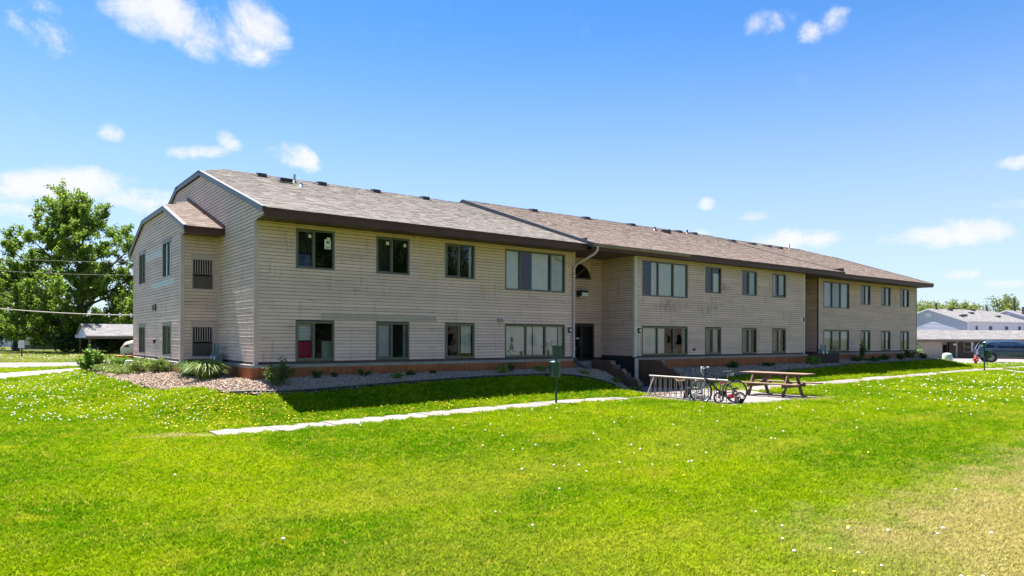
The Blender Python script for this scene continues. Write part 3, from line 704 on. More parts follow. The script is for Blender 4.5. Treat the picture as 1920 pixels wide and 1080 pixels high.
patch_boards(wY, frY, 6.4, 9.3, .1 + 35 * E_, 2, M_PALE); patch_boards(wY, frY, 4.5, 8.2, .1 + 24 * E_, 2, M_PALE)
oS = [(.28, .985, 2.30, 3.46), (.28, .985, .16, 1.32)]
wS = sheet_wall('bay_side_wall', frS, 0, 1.12, -.05, 4.06, oS, M_LAPSHADE, bld); boards(wS, frS, .09, 1.12, .1, 39, oS, M_SID)
# far side of the bay, back of the house, plain
m = MB(); m.box(-1.12, 11.81, -.05, 0, 11.83, 4.06); m.box(0, 15.18, -.3, 42.4, 15.2, 4.17); m.box(42.38, .2, -.3, 42.4, 15.18, 4.17); m.build('rear_wall', M_SIDC, bld)
m = MB(); m.prism([(42.39, .2, 4.17), (42.39, 15.2, 4.17), (42.39, 9.3, 6.4), (42.39, 5.9, 6.4)], (.02, 0, 0)); m.build('gable_wall', M_SIDC, bld)
# the two entrance recesses
frR = Fr((0, 1.25, 0), (1, 0, 0), (0, -1, 0)); frL = Fr((14.84, 0, 0), (0, -1, 0), (-1, 0, 0)); frL2 = Fr((30.36, 0, 0), (0, -1, 0), (-1, 0, 0))
oR = [(12.5, 14.40, -.11, 1.385), (12.36, 14.24, 3.24, 3.96)]
wR = sheet_wall('recess_wall', frR, 12.15, 14.84, -.12, 4.2, oR, M_LAPSHADE, bld); boards(wR, frR, 12.15, 14.84, .0, 41, [oR[0], (12.36, 14.24, 3.24, 3.9)], M_SIDC, joined=True)
wL = sheet_wall('recess_wall', frL, -1.25, .66, .0, 4.2, [], M_LAPSHADE, bld); boards(wL, frL, -1.24, .57, .1, 40, [], M_SIDC, joined=True)
wL2 = sheet_wall('recess_wall', frL2, -1.5, -.18, -.05, 4.2, [], M_LAPSHADE, bld); boards(wL2, frL2, -1.48, -.27, .1, 40, [], M_SIDC, joined=True)
m = MB(); m.box(12.13, .0, -.3, 12.15, 1.25, 4.2); m.box(27.45, -.66, -.3, 27.47, 1.5, 4.2); m.box(27.45, 1.5, -.3, 30.36, 1.52, 4.2); m.build('recess_wall', M_SIDC, bld)
m = MB(); m.box(14.815, -.62, -1.15, 14.86, 1.25, .06); m.build('recess_skirt', M_DARK, bld)
# rooms behind the glass
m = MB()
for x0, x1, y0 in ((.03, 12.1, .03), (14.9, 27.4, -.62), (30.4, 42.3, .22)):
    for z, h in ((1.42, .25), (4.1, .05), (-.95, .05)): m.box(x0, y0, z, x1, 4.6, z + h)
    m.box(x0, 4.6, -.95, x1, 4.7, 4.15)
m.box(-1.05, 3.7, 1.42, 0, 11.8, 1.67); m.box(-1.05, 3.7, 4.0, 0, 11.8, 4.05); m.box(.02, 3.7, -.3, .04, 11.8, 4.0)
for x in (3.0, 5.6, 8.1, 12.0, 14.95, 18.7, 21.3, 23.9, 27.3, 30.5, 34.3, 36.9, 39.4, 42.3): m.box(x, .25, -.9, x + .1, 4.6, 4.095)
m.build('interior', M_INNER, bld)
# corner boards
def trim(name, mat, *bxs):
    m = MB()
    for b in bxs: m.box(*b)
    return m.build(name, mat, bld)
trim('corner_board', M_TRIM, (-.026, -.026, .02, .09, 0, 4.1), (-.026, 0, .02, 0, .035, 4.13)); trim('corner_board', M_TRIM, (12.06, -.026, .02, 12.176, 0, 4.13))
trim('corner_board', M_CREAM, (14.80, -.69, .06, 14.945, -.66, 4.12), (14.80, -.66, .06, 14.84, -.58, 4.12)); trim('corner_board', M_CREAM, (27.36, -.69, .02, 27.48, -.66, 4.12))
trim('corner_board', M_TRIM, (30.335, .154, .02, 30.46, .18, 4.13)); trim('corner_board', M_FRAME, (42.31, .154, .02, 42.425, .18, 4.13))
trim('corner_board', M_TRIM, (-1.146, 3.644, .02, -1.03, 3.67, 4.05), (-1.146, 3.67, .02, -1.12, 3.76, 4.05)); trim('corner_board', M_TRIM, (-1.146, 11.78, .02, -1.12, 11.86, 4.05))
trim('corner_board', M_TRIM, (-.05, 3.635, .1, -.0, 3.665, 4.05)); trim('corner_board', M_SIDC, (14.77, 1.2, 0, 14.815, 1.245, 4.15))
# sill board and brown skirting panels with grooved faces
def skirt(fr, a0, a1, zbot, off=.1, mat=M_SKIRT):
    s = MB(); fr.bx(s, a0 - .02, a1 + .02, -.02, off + .035, .0, .03); fr.bx(s, a0 - .005, a1 + .005, .0, off + .012, -.06, .0); s.build('sill_board', M_SILL, bld)
    n = max(1, round((a1 - a0) / 1.22)); L = (a1 - a0) / n
    for i in range(n):
        m = MB(); x0, x1 = a0 + i * L + .004, a0 + (i + 1) * L - .004; g = max(1, round((x1 - x0) / .2)); w = (x1 - x0) / g; o = random.uniform(0, .006)
        fr.bx(m, x0, x1, .0, off - .012 + o, zbot - .25, -.06)
        for k in range(g): fr.bx(m, x0 + k * w + .006, x0 + (k + 1) * w - .006, off - .012 + o, off + o, zbot - .25, -.06)
        m.build('skirt_panel', mat, bld)
skirt(frA, -.1, 12.1, -.4); skirt(frB, 14.98, 27.6, -.5, .11); skirt(frC, 30.3, 42.6, -.42, .11)
skirt(Fr((0, 0, 0), (0, 1, 0), (-1, 0, 0)), .02, 3.5, -.45, .1); skirt(frY, 3.57, 11.9, -.4, .1); skirt(frS, -.08, 1.0, -.4, .1)

# windows, with what hangs behind each
two = [.47]
window(frA, *WA[0], ZB, ZT, two, [('p', .31, .39, .82, .91), ('p', .84, .93, .78, .88), ('c', 0, .45, 0, .36, M_BLUE), ('c', .02, .44, .4, .95, M_DARK), ('p', .35, .44, .0, .02)], 'window with a taped paper notice')  # the dark_void sheet stands in for the unlit room behind the left pane
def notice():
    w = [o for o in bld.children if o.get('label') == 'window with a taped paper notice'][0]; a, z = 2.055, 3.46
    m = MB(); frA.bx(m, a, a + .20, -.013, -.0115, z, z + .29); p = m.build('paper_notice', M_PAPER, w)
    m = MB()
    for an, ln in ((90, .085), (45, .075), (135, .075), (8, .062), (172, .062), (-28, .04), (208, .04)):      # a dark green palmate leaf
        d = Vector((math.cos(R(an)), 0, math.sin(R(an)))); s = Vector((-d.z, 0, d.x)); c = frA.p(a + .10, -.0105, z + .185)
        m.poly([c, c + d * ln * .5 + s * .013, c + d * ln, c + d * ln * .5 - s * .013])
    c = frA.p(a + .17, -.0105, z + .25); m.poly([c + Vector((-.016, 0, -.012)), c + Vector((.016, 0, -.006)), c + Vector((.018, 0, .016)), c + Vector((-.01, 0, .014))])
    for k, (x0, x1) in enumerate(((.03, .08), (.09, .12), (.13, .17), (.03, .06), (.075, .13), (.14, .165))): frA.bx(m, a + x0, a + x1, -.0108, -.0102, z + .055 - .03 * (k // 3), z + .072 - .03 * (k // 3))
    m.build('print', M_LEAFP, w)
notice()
window(frA, *WA[1], ZB, ZT, two, [('p', .28, .38, .82, .92), ('p', .87, .96, .8, .9), ('c', 0, .45, 0, 1, M_DARK), ('p', .36, .44, .0, .02)])  # dark_void sheet again paints the room's darkness behind the left pane
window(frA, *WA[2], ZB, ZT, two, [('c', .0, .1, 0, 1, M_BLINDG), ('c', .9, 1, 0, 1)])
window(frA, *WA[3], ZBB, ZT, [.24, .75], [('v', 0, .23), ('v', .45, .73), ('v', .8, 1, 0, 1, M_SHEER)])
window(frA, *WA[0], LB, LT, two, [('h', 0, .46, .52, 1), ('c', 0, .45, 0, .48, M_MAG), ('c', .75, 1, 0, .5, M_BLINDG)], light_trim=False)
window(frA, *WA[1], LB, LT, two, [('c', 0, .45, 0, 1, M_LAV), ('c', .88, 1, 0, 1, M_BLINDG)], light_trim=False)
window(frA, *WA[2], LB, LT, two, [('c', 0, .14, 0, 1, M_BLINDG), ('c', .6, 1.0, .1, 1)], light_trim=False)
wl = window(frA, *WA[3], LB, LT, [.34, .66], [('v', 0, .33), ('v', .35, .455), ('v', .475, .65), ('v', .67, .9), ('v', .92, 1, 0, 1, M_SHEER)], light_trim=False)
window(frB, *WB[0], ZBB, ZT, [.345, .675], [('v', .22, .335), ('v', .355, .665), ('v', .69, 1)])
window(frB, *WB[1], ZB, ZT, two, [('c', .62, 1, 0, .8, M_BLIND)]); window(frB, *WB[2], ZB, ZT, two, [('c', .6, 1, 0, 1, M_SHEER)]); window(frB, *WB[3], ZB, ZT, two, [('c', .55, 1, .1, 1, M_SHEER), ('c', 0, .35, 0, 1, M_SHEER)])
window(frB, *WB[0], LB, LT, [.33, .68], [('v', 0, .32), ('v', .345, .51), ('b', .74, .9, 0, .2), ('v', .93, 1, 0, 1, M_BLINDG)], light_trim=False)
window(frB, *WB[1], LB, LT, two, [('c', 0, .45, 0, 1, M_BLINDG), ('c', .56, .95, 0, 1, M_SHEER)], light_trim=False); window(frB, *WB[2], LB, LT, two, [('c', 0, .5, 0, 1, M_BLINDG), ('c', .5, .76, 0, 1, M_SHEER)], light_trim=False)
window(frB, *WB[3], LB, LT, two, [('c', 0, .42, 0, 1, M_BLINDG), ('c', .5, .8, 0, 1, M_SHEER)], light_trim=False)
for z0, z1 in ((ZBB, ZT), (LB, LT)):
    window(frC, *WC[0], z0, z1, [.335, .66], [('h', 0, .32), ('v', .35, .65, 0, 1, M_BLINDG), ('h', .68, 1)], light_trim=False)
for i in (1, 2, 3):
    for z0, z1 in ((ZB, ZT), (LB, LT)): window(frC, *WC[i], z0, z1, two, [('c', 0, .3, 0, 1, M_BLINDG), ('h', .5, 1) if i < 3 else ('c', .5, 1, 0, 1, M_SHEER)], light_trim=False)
for a, b in WY:
    for z0, z1 in ((2.81, 4.03), (.17, 1.24)):
        w = window(frY, a, b, z0, z1, two, [('c', .5, 1, 0, 1, M_BLIND)] if z0 > 1 else [('c', .55, 1, 0, .45, M_SHEER)], light_trim=False)
        h = MB(); frY.bx(h, a - .04, b + .04, .0, .03, z1, z1 + .085); h.build('head_flashing', M_RAKE, w); h = MB(); frY.bx(h, a - .04, b + .04, .0, .03, z0 - .06, z0); h.build('sill', M_TRIM, w)
# air-conditioner closets on the side of the bay: louvre above, grille below
for z0, z1 in ((2.30, 3.46), (.16, 1.32)):
    m = MB(); f = .045
    for (x0, x1, q0, q1) in ((.28, .985, z0, z0 + f), (.28, .985, z1 - f, z1), (.28, .28 + f, z0 + f, z1 - f), (.985 - f, .985, z0 + f, z1 - f)): frS.bx(m, x0, x1, -.03, .03, q0, q1)
    zm = z0 + (z1 - z0) * .46
    frS.bx(m, .325, .94, -.03, .012, z1 - .19, z1 - f); pn = m.build('vent_panel', M_TRIM, bld)
    m = MB(); frS.bx(m, .325, .94, -.3, -.29, z0, z1); m.build('backing', M_DARK, pn)
    m = MB()
    for k in range(9): frS.bx(m, .335 + k * .072, .353 + k * .072, -.03, .008, zm, z1 - .19)
    m.build('slats', M_TRIM, pn)
    m = MB(); frS.bx(m, .335, .93, -.02, .014, zm - .03, zm); frS.bx(m, .335, .36, -.02, .014, z0 + f, zm - .03); frS.bx(m, .905, .93, -.02, .014, z0 + f, zm - .03)
    for k in range(16): frS.bx(m, .36, .905, -.02, .006, z0 + f + .005 + k * .0255, z0 + f + .018 + k * .0255)
    m.build('grille', M_GRILLE, pn)
# entrance: dark doors and a half-round fanlight
m = MB(); f = .07
for (x0, x1, z0, z1) in ((12.5, 14.4, 1.3, 1.385), (12.5, 12.57, -.11, 1.3), (14.31, 14.4, -.11, 1.3), (13.62, 13.75, -.11, 1.3), (12.57, 13.62, -.11, .0), (13.75, 14.31, -.11, .0)): frR.bx(m, x0, x1, -.08, .03, z0, z1)
M_BRONZE = pm('door_bronze', (.022, .019, .018), None, 4, .4)
dr = m.build('entrance_door', M_BRONZE, bld)
for x0, x1 in ((12.57, 13.62), (13.75, 14.31)):
    m = MB(); m.add([frR.p(x0, -.04, 0), frR.p(x1, -.04, 0), frR.p(x1, -.04, 1.3), frR.p(x0, -.04, 1.3)], [(0, 1, 2, 3)]); m.build('pane', M_GLASS, dr)
m = MB(); frR.bx(m, 13.42, 13.6, -.03, -.02, .78, .83); m.build('sticker', M_PAPER, dr); m = MB(); m.tube([frR.p(13.56, .05, .45), frR.p(13.56, .05, .75)], .015); m.build('handle', M_RAKE, dr)
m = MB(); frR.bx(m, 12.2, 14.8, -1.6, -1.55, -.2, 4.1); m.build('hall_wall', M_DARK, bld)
m = MB(); arc = [(13.30 + .92 * math.cos(R(a)), 3.25 + .70 * math.sin(R(a))) for a in range(0, 181, 12)]; arc2 = [(13.30 + .86 * math.cos(R(a)), 3.30 + .62 * math.sin(R(a))) for a in range(0, 181, 12)]
for (p, q, r_, s_) in zip(arc[:-1], arc[1:], arc2[1:], arc2[:-1]): m.hexa([frR.p(p[0], -.04, p[1]), frR.p(q[0], -.04, q[1]), frR.p(r_[0], -.04, r_[1]), frR.p(s_[0], -.04, s_[1])] + [frR.p(x, .035, z) for x, z in (p, q, r_, s_)])
frR.bx(m, 12.38, 14.22, -.04, .035, 3.24, 3.30)
for a in (45, 90, 135): m.beam(frR.p(13.3, .01, 3.3), frR.p(13.3 + .87 * math.cos(R(a)), .01, 3.3 + .63 * math.sin(R(a))), .03, .03, (0, 1, 0))
aw = m.build('fanlight', M_FRAME, bld); m = MB(); m.poly([frR.p(a, -.01, z) for a, z in arc2]); m.build('pane', M_GLASS, aw)
sp = MB()
for sgn in (1, -1):      # siding fills the corners above the fanlight
    q = [(13.3 + sgn * .92 * math.cos(R(a)), 3.25 + .7 * math.sin(R(a))) for a in range(0, 91, 15)]
    for (p, r_) in zip(q[:-1], q[1:]): sp.hexa([frR.p(p[0], 0, p[1]), frR.p(r_[0], 0, r_[1]), frR.p(r_[0], .012, r_[1]), frR.p(p[0], .012, p[1]), frR.p(p[0], 0, 3.97), frR.p(r_[0], 0, 3.975), frR.p(r_[0], .012, 3.975), frR.p(p[0], .012, 3.97)])
sp.build('siding_infill', M_SIDC, bld)

# ------------------------------------------------------------------ roofs
def shingles(parent, name, u0, u1, v0, z0, slope, rows, poly, mat, ex=.118, tabw=.27):
    """overlapping shingle tabs on a plane rising with v; poly = (u, v) outline that limits them"""
    cs = 1 / math.hypot(1, slope); sn = slope * cs; V, C = [], []
    nrm = np.array([0, -sn, cs]); up = np.array([0, cs, sn]); run = np.array([1, 0, 0])
    for r in range(rows):
        s0 = r * ex; x = u0 - random.random() * tabw; ca = random.random() * .25
        while x < u1:
            w = tabw * random.choice((.55, .8, 1, 1, 1.25)); a, b = max(x, u0), min(x + w, u1); x += w
            if b - a < .02: continue
            cu, cv = (a + b) / 2, v0 + (s0 + ex / 2) * cs
            if not in_poly(poly, np.array([cu]), np.array([cv]))[0]: continue
            lift = random.choice((.005, .007, .009, .011)); j = random.uniform(-.012, .012) if r else 0
            B = np.array([0, v0, z0]) + up * (s0 + j)
            T = np.array([0, v0, z0]) + up * (s0 + ex + .03)
            p = [B + run * a, B + run * b, B + run * b + nrm * lift, B + run * a + nrm * lift, T + run * a + nrm * .001, T + run * b + nrm * .001]
            t = min(1, max(0, random.gauss(.5, .26) + ca - .12))
            for f in ((0, 1, 2, 3), (3, 2, 5, 4)):
                V += [p[i] for i in f]; C.append(t)
            for f in ((0, 3, 4, 4), (1, 5, 2, 2)):
                pass
    o = fast_mesh(name, np.array(V), 4, mat, parent, C); o['kind'] = 'stuff'; return o
def roof_solid(name, pts_front, mat, parent, th=.05):
    m = MB()
    for pts in pts_front: m.prism(pts, (0, 0, -th))
    return m.build(name, mat, parent)
def gable_roof(u0, u1, v0, z0, s, vc, mat, clipL=None, clipR=None, clip_dv=1.75, hip_run=1.25):
    """eave at v0,z0, slope s, ridge at vc; clipped (half-hipped) ends where asked"""
    zr = z0 + s * (vc - v0); cv = vc - clip_dv; cz = z0 + s * (cv - v0)
    P = lambda u, v: (u, v, z0 + s * ((v if v <= vc else 2 * vc - v) - v0))
    rl = u0 + (hip_run if clipL else 0); rr = u1 - (hip_run if clipR else 0)
    front = [(u0, v0), (u1, v0)] + ([(u1, cv), (rr, vc)] if clipR else [(u1, vc)]) + ([(rl, vc), (u0, cv)] if clipL else [(u0, vc)])
    back = [(u, 2 * vc - v) for u, v in front]
    faces = [[P(*q) for q in front], [P(*q) for q in back]]
    if clipL: faces.append([P(u0, cv), (rl, vc, zr), P(u0, 2 * vc - cv)])
    if clipR: faces.append([P(u1, cv), (rr, vc, zr), P(u1, 2 * vc - cv)])
    rf = roof_solid('roof', faces, M_DECK, bld)
    shingles(rf, 'shingles', u0 - .02, u1 + .02, v0 - .03, z0 + .004, s, int((vc - v0) / (.118 / math.hypot(1, s))) + 1, [(u - .03 if u == u0 else u + .03 if u == u1 else u, v - .05 if v == v0 else v) for u, v in front], mat)
    # ridge and hip caps, shingle by shingle
    m = MB()
    def cap(a, b):
        a, b = Vector(a), Vector(b); n = int((b - a).length / .14); d = (b - a).normalized(); sd = Vector((-d.y, d.x, 0)).normalized()
        for i in range(n):
            p, q = a.lerp(b, i / n), a.lerp(b, (i + 1.15) / n); h = random.uniform(.018, .026)
            for g in (1, -1): m.hexa([p + sd * .0, p + sd * .14 * g - Vector((0, 0, .045)), q + sd * .14 * g - Vector((0, 0, .045)), q] + [x + Vector((0, 0, e)) for x, e in ((p, h), (p + sd * .14 * g - Vector((0, 0, .045)), h), (q + sd * .14 * g - Vector((0, 0, .045)), .008), (q, .008))])
    cap((rl, vc, zr + .01), (rr, vc, zr + .01))
    if clipL: cap(P(u0, cv), (rl, vc, zr)); cap(P(u0, 2 * vc - cv), (rl, vc, zr))
    if clipR: cap(P(u1, cv), (rr, vc, zr)); cap(P(u1, 2 * vc - cv), (rr, vc, zr))
    o = m.build('ridge_caps', mat, rf, 'stuff'); o.data.attributes.new('tone', 'FLOAT', 'FACE').data.foreach_set('value', np.repeat(RNG.random(len(o.data.polygons) // 6), 6).astype(np.float32))
    return rf, P, cv
def rake(pts, h=.17, t=.03, d=(-1, 0, 0), mat=None):
    m = MB(); d = Vector(d)
    for a, b in zip(pts[:-1], pts[1:]):
        a, b = Vector(a), Vector(b); e = Vector((0, 0, .035)); k = Vector((0, 0, h - .035))
        m.hexa([a - k, b - k, b - k + d * t, a - k + d * t, a + e, b + e, b + e + d * t, a + e + d * t])
        m.hexa([a + e * .6 - d * .08, b + e * .6 - d * .08, b + e * .6 + d * (t + .012), a + e * .6 + d * (t + .012)] + [x + Vector((0, 0, .02)) for x in (a + e * .6 - d * .08, b + e * .6 - d * .08, b + e * .6 + d * (t + .012), a + e * .6 + d * (t + .012))])
    return m.build('rake_board', mat or M_RAKE, bld)
rA, PA, cvA = gable_roof(-.06, 12.17, -.87, 4.345, .33, VC, M_SHA, clipL=True)
rake([PA(-.06, -.9), PA(-.06, cvA), PA(-.06, 2 * VC - cvA), PA(-.06, 2 * VC + .87)])
rB, PB, cvB = gable_roof(12.02, 30.6, -1.12, 4.36, .337, VC, M_SHB)
rake([PB(12.02, -1.15), PB(12.02, VC)], .2); rake([PB(12.02, VC), PB(12.02, 2 * VC + 1.1)], .2); rake([PB(30.6, -1.15), PB(30.6, VC)], .14, d=(1, 0, 0), mat=M_FASCIA)
rC, PC, cvC = gable_roof(30.55, 42.55, -.78, 4.345, .348, VC, M_SHB, clipR=True)
rake([PC(42.55, -.8), PC(42.55, cvC), PC(42.55, 2 * VC - cvC), PC(42.55, 2 * VC + .8)], d=(1, 0, 0), mat=M_FASCIA)
# bay roof: its hip dies into the end wall
def bay_roof():
    s = .34; z = lambda v: 4.205 + s * (v - 2.95); cv = 5.87; F = [(-1.19, 2.95), (.0, 2.95), (.0, VB), (-1.19, cv)]
    back = [(u, 2 * VB - v) for u, v in F]; q = lambda u, v: (u, v, z(v if v <= VB else 2 * VB - v))
    rf = roof_solid('roof', [[q(*p) for p in F], [q(*p) for p in back], [q(-1.19, cv), q(0, VB), q(-1.19, 2 * VB - cv)]], M_DECK, bld)
    shingles(rf, 'shingles', -1.21, .0, 2.92, 4.2, s, 45, [(-1.23, 2.9), (.02, 2.9), (.02, VB), (-1.23, cv)], M_SHB)
    rake([q(-1.19, 2.93), q(-1.19, cv), q(-1.19, 2 * VB - cv), q(-1.19, 12.57)], .15)
    m = MB(); m.beam((-.03, 2.9, z(2.9) + .06), (-.03, VB, z(VB) + .06), .06, .1); m.build('flashing', M_FASCIA, bld)
    m = MB(); m.box(-1.2, 2.9, 4.0, .0, 2.93, 4.215); m.box(-1.2, 2.87, 4.165, .0, 2.9, 4.2); m.build('fascia', M_FASCIA, bld)
    m = MB(); m.box(-1.12, 2.93, 4.01, .0, 3.67, 4.03); m.build('soffit', M_SOFFIT, bld)
bay_roof()
def eave(u0, u1, vf, vw, zb, zt, mat, gut=None):
    m = MB(); m.box(u0, vf, zb, u1, vf + .025, zt); m.box(u0, vf - .02, zt - .05, u1, vf, zt - .003); m.build('fascia', mat, bld)
    m = MB(); n = max(1, int((u1 - u0) / .3)); w = (u1 - u0) / n
    for i in range(n): m.box(u0 + i * w + .005, vf + .026, zb + .012 + (.004 if i % 2 else 0), u0 + (i + 1) * w - .005, vw - .003, zb + .028)
    m.build('soffit', M_SOFFIT, bld)
    if gut:
        m = MB(); m.prism([(gut[0], vf - .02, zt - .02), (gut[0], vf - .13, zt - .02), (gut[0], vf - .12, zt - .09), (gut[0], vf - .09, zt - .13), (gut[0], vf - .02, zt - .13)], (gut[1] - gut[0], 0, 0)); m.build('gutter', M_GUT, bld)
eave(-.02, 12.02, -.87, .0, 4.10, 4.34, M_FASCIA); eave(12.04, 30.58, -1.12, -.66, 4.12, 4.355, M_FASCIA, (12.0, 17.6)); eave(30.64, 42.53, -.78, .18, 4.12, 4.34, M_FASCIA)
m = MB()
for k in range(14): m.box(12.18 + k * .19, -.66, 4.135, 12.18 + k * .19 + .18, 1.25, 4.15)
for k in range(15): m.box(27.48 + k * .19, -.66, 4.135, 27.48 + k * .19 + .18, 1.5, 4.15)
m.build('entry_soffit', M_SOFFIT, bld)
m = MB(); m.box(12.02, -.83, 4.15, 12.04, .0, 4.6); m.box(30.58, -1.1, 4.13, 30.6, .18, 4.6); m.build('eave_end', M_SOFFIT, bld)
# what sticks out of the roofs
def on_roof(P, u, v): return Vector(P(u, v))
def vent(P, u, v, w=.36):
    o = on_roof(P, u, v); m = MB(); m.hexa([o + Vector(q) for q in ((-w / 2, -.16, -.03), (w / 2, -.16, -.03), (w / 2, .2, .05), (-w / 2, .2, .05), (-w / 2 + .02, -.17, .11), (w / 2 - .02, -.17, .11), (w / 2 - .04, .2, .17), (-w / 2 + .04, .2, .17))])
    m.hexa([o + Vector(q) for q in ((-w / 2 - .05, -.22, -.045), (w / 2 + .05, -.22, -.045), (w / 2 + .05, .26, .115), (-w / 2 - .05, .26, .115), (-w / 2 - .05, -.22, -.02), (w / 2 + .05, -.22, -.02), (w / 2 + .05, .26, .14), (-w / 2 - .05, .26, .14))])
    m.build('roof_vent', M_VENT, bld)
M_VENT = pm('vent_black', (.035, .033, .036), (.05, .048, .05), 5, .5); M_GALV = pm('galvanised', (.45, .47, .49), (.36, .38, .40), 6, .4, metal=.5)
for u, v in ((2.36, 6.85), (4.74, 6.85), (7.16, 6.95), (9.55, 6.95)): vent(PA, u, v)
for u, v in ((15.79, 7.0), (19.38, 7.0), (22.86, 7.0), (26.9, 7.0), (28.6, 7.2)): vent(PB, u, v)
for u, v in ((31.6, 6.6), (33.8, 6.6), (35.6, 6.6), (36.6, 6.4)): vent(PC, u, v)
def stack(P, u, v, h, r=.05, mat=None):
    o = on_roof(P, u, v); m = MB(); m.tube([o - Vector((0, 0, .05)), o + Vector((0, 0, h))], r, 10); m.lathe([(r * 2.6, 0), (r * 1.2, .1)], o, 10); m.build('vent_pipe', mat or M_GALV, bld)
stack(PA, 3.45, 6.3, .34, .045); stack(PA, 3.3, 5.2, .16, .05); stack(PC, 38.0, 6.5, .42, .035); stack(PB, 23.9, 6.2, .2, .06, M_VENT); stack(PB, 25.0, 6.1, .22, .05); stack(PB, 27.6, 6.9, .25, .05, M_VENT)
o = on_roof(PA, 2.95, 6.0); m = MB(); m.hexa([o + Vector(q) for q in ((-.26, -.2, -.03), (.26, -.2, -.03), (.26, .22, .08), (-.26, .22, .08), (-.24, -.26, .12), (.24, -.26, .12), (.24, .22, .2), (-.24, .22, .2))]); hv = m.build('roof_vent', M_GALV, bld)
m = MB(); m.hexa([o + Vector(q) for q in ((-.22, -.275, .0), (.22, -.275, .0), (.22, -.215, .0), (-.22, -.215, .0), (-.22, -.275, .1), (.22, -.275, .1), (.22, -.215, .1), (-.22, -.215, .1))]); m.build('opening', M_DARK, hv)
o = on_roof(PB, 24.4, 5.8); m = MB(); m.hexa([o + Vector(q) for q in ((-.2, -.16, -.03), (.2, -.16, -.03), (.2, .2, .07), (-.2, .2, .07), (-.2, -.2, .16), (.2, -.2, .16), (.2, .2, .2), (-.2, .2, .2))]); m.build('roof_vent', M_VENT, bld)

# downspouts, lamps, small fittings
m = MB(); m.tube([(12.22, -1.2, 4.25), (12.22, -1.2, 4.12), (12.19, -1.08, 3.98), (12.1, -.2, 3.66), (12.07, -.07, 3.5), (12.07, -.065, 3.3), (12.07, -.065, .15), (12.07, -.1, .0)], .05, 10); ds = m.build('downspout', M_TRIM, bld)
m = MB()
for z in (3.2, 1.7, .4): m.box(12.005, -.125, z, 12.135, -.02, z + .035)
m.build('strap', M_TRIM, ds); m = MB()
pts = [(12.07, -.1, .06), (12.12, -.2, -.12), (12.3, -.4, -.3), (12.45, -.7, -.46), (12.4, -1.1, -.55)]
m.tube(pts, .06, 10)
m.build('drain_hose', M_VENT, bld)
m = MB(); m.tube([(11.98, -.035, 1.2), (11.98, -.035, .25), (12.0, -.05, .1)], .012, 6); m.build('conduit', M_GALV, bld)
m = MB(); m.tube([(14.86, -.74, .0), (14.86, -.74, -1.15)], .085, 14); m.build('porch_post', M_CREAM, bld)
M_BLACK = pm('lamp_black', (.015, .015, .016), None, 4, .4); M_LENS = pm('lamp_lens', (.75, .76, .74), None, 3, .25)
def wall_lamp(fr, a, z, w=.13, h=.2):
    m = MB(); fr.bx(m, a - w / 2, a + w / 2, .0, .07, z - h / 2, z + h / 2); l = m.build('wall_lamp', M_BLACK, bld)
    m = MB(); m.lathe([(0, .10), (.03, .098), (.05, .08), (.052, .065)], fr.p(a + .02, 0, z), 12, 'Y'); m.v = [(x, 2 * fr.O.y - y, zz) for x, y, zz in m.v]; m.build('lens', M_LENS, l)
wall_lamp(frA, 11.87, 1.12, .12, .2); wall_lamp(frB, 15.06, 1.12, .13, .2)
m = MB(); fr = frR; fr.bx(m, 13.42, 13.82, .0, .08, 2.6, 2.75); m.hexa([fr.p(13.4, .06, 2.5), fr.p(13.84, .06, 2.5), fr.p(13.84, .3, 2.56), fr.p(13.4, .3, 2.56), fr.p(13.4, .06, 2.74), fr.p(13.84, .06, 2.74), fr.p(13.84, .26, 2.78), fr.p(13.4, .26, 2.78)]); fl = m.build('floodlight', M_BLACK, bld)
m = MB(); m.hexa([fr.p(13.45, .1, 2.495), fr.p(13.8, .1, 2.495), fr.p(13.8, .31, 2.55), fr.p(13.45, .31, 2.55), fr.p(13.45, .1, 2.51), fr.p(13.8, .1, 2.51), fr.p(13.8, .315, 2.68), fr.p(13.45, .315, 2.68)]); m.build('lens', M_LENS, fl)
m = MB(); frB.bx(m, 27.02, 27.2, .0, .07, 1.68, 1.88); l = m.build('electric_box', M_LENS, bld); m = MB(); frB.bx(m, 27.22, 27.32, .0, .09, 1.7, 1.88); m.build('switch', M_BLACK, l)
m = MB(); frA.bx(m, 8.46, 8.66, .0, .06, 1.42, 1.5); m.hexa([frA.p(8.47, .05, 1.38), frA.p(8.66, .05, 1.38), frA.p(8.66, .13, 1.38), frA.p(8.47, .13, 1.38), frA.p(8.47, .05, 1.47), frA.p(8.66, .05, 1.47), frA.p(8.66, .07, 1.48), frA.p(8.47, .07, 1.48)]); m.build('dryer_vent', M_SILL, bld)
m = MB(); m.lathe([(.0, -.1), (.05, -.1), (.05, 0)], frB.p(18.55, 0, .34), 10, 'Y'); m.build('spigot', M_BLACK, bld)
m = MB(); frY.bx(m, 7.35, 7.62, .01, .06, 1.75, 1.98); frY.bx(m, 7.75, 7.95, .01, .05, 1.77, 1.96); m.build('wall_bracket', M_FASCIA, bld)
m = MB(); frY.bx(m, 7.4, 7.75, .01, .09, .66, .72); frY.bx(m, 7.55, 7.65, .01, .07, .58, .66); m.build('spigot', M_FASCIA, bld)

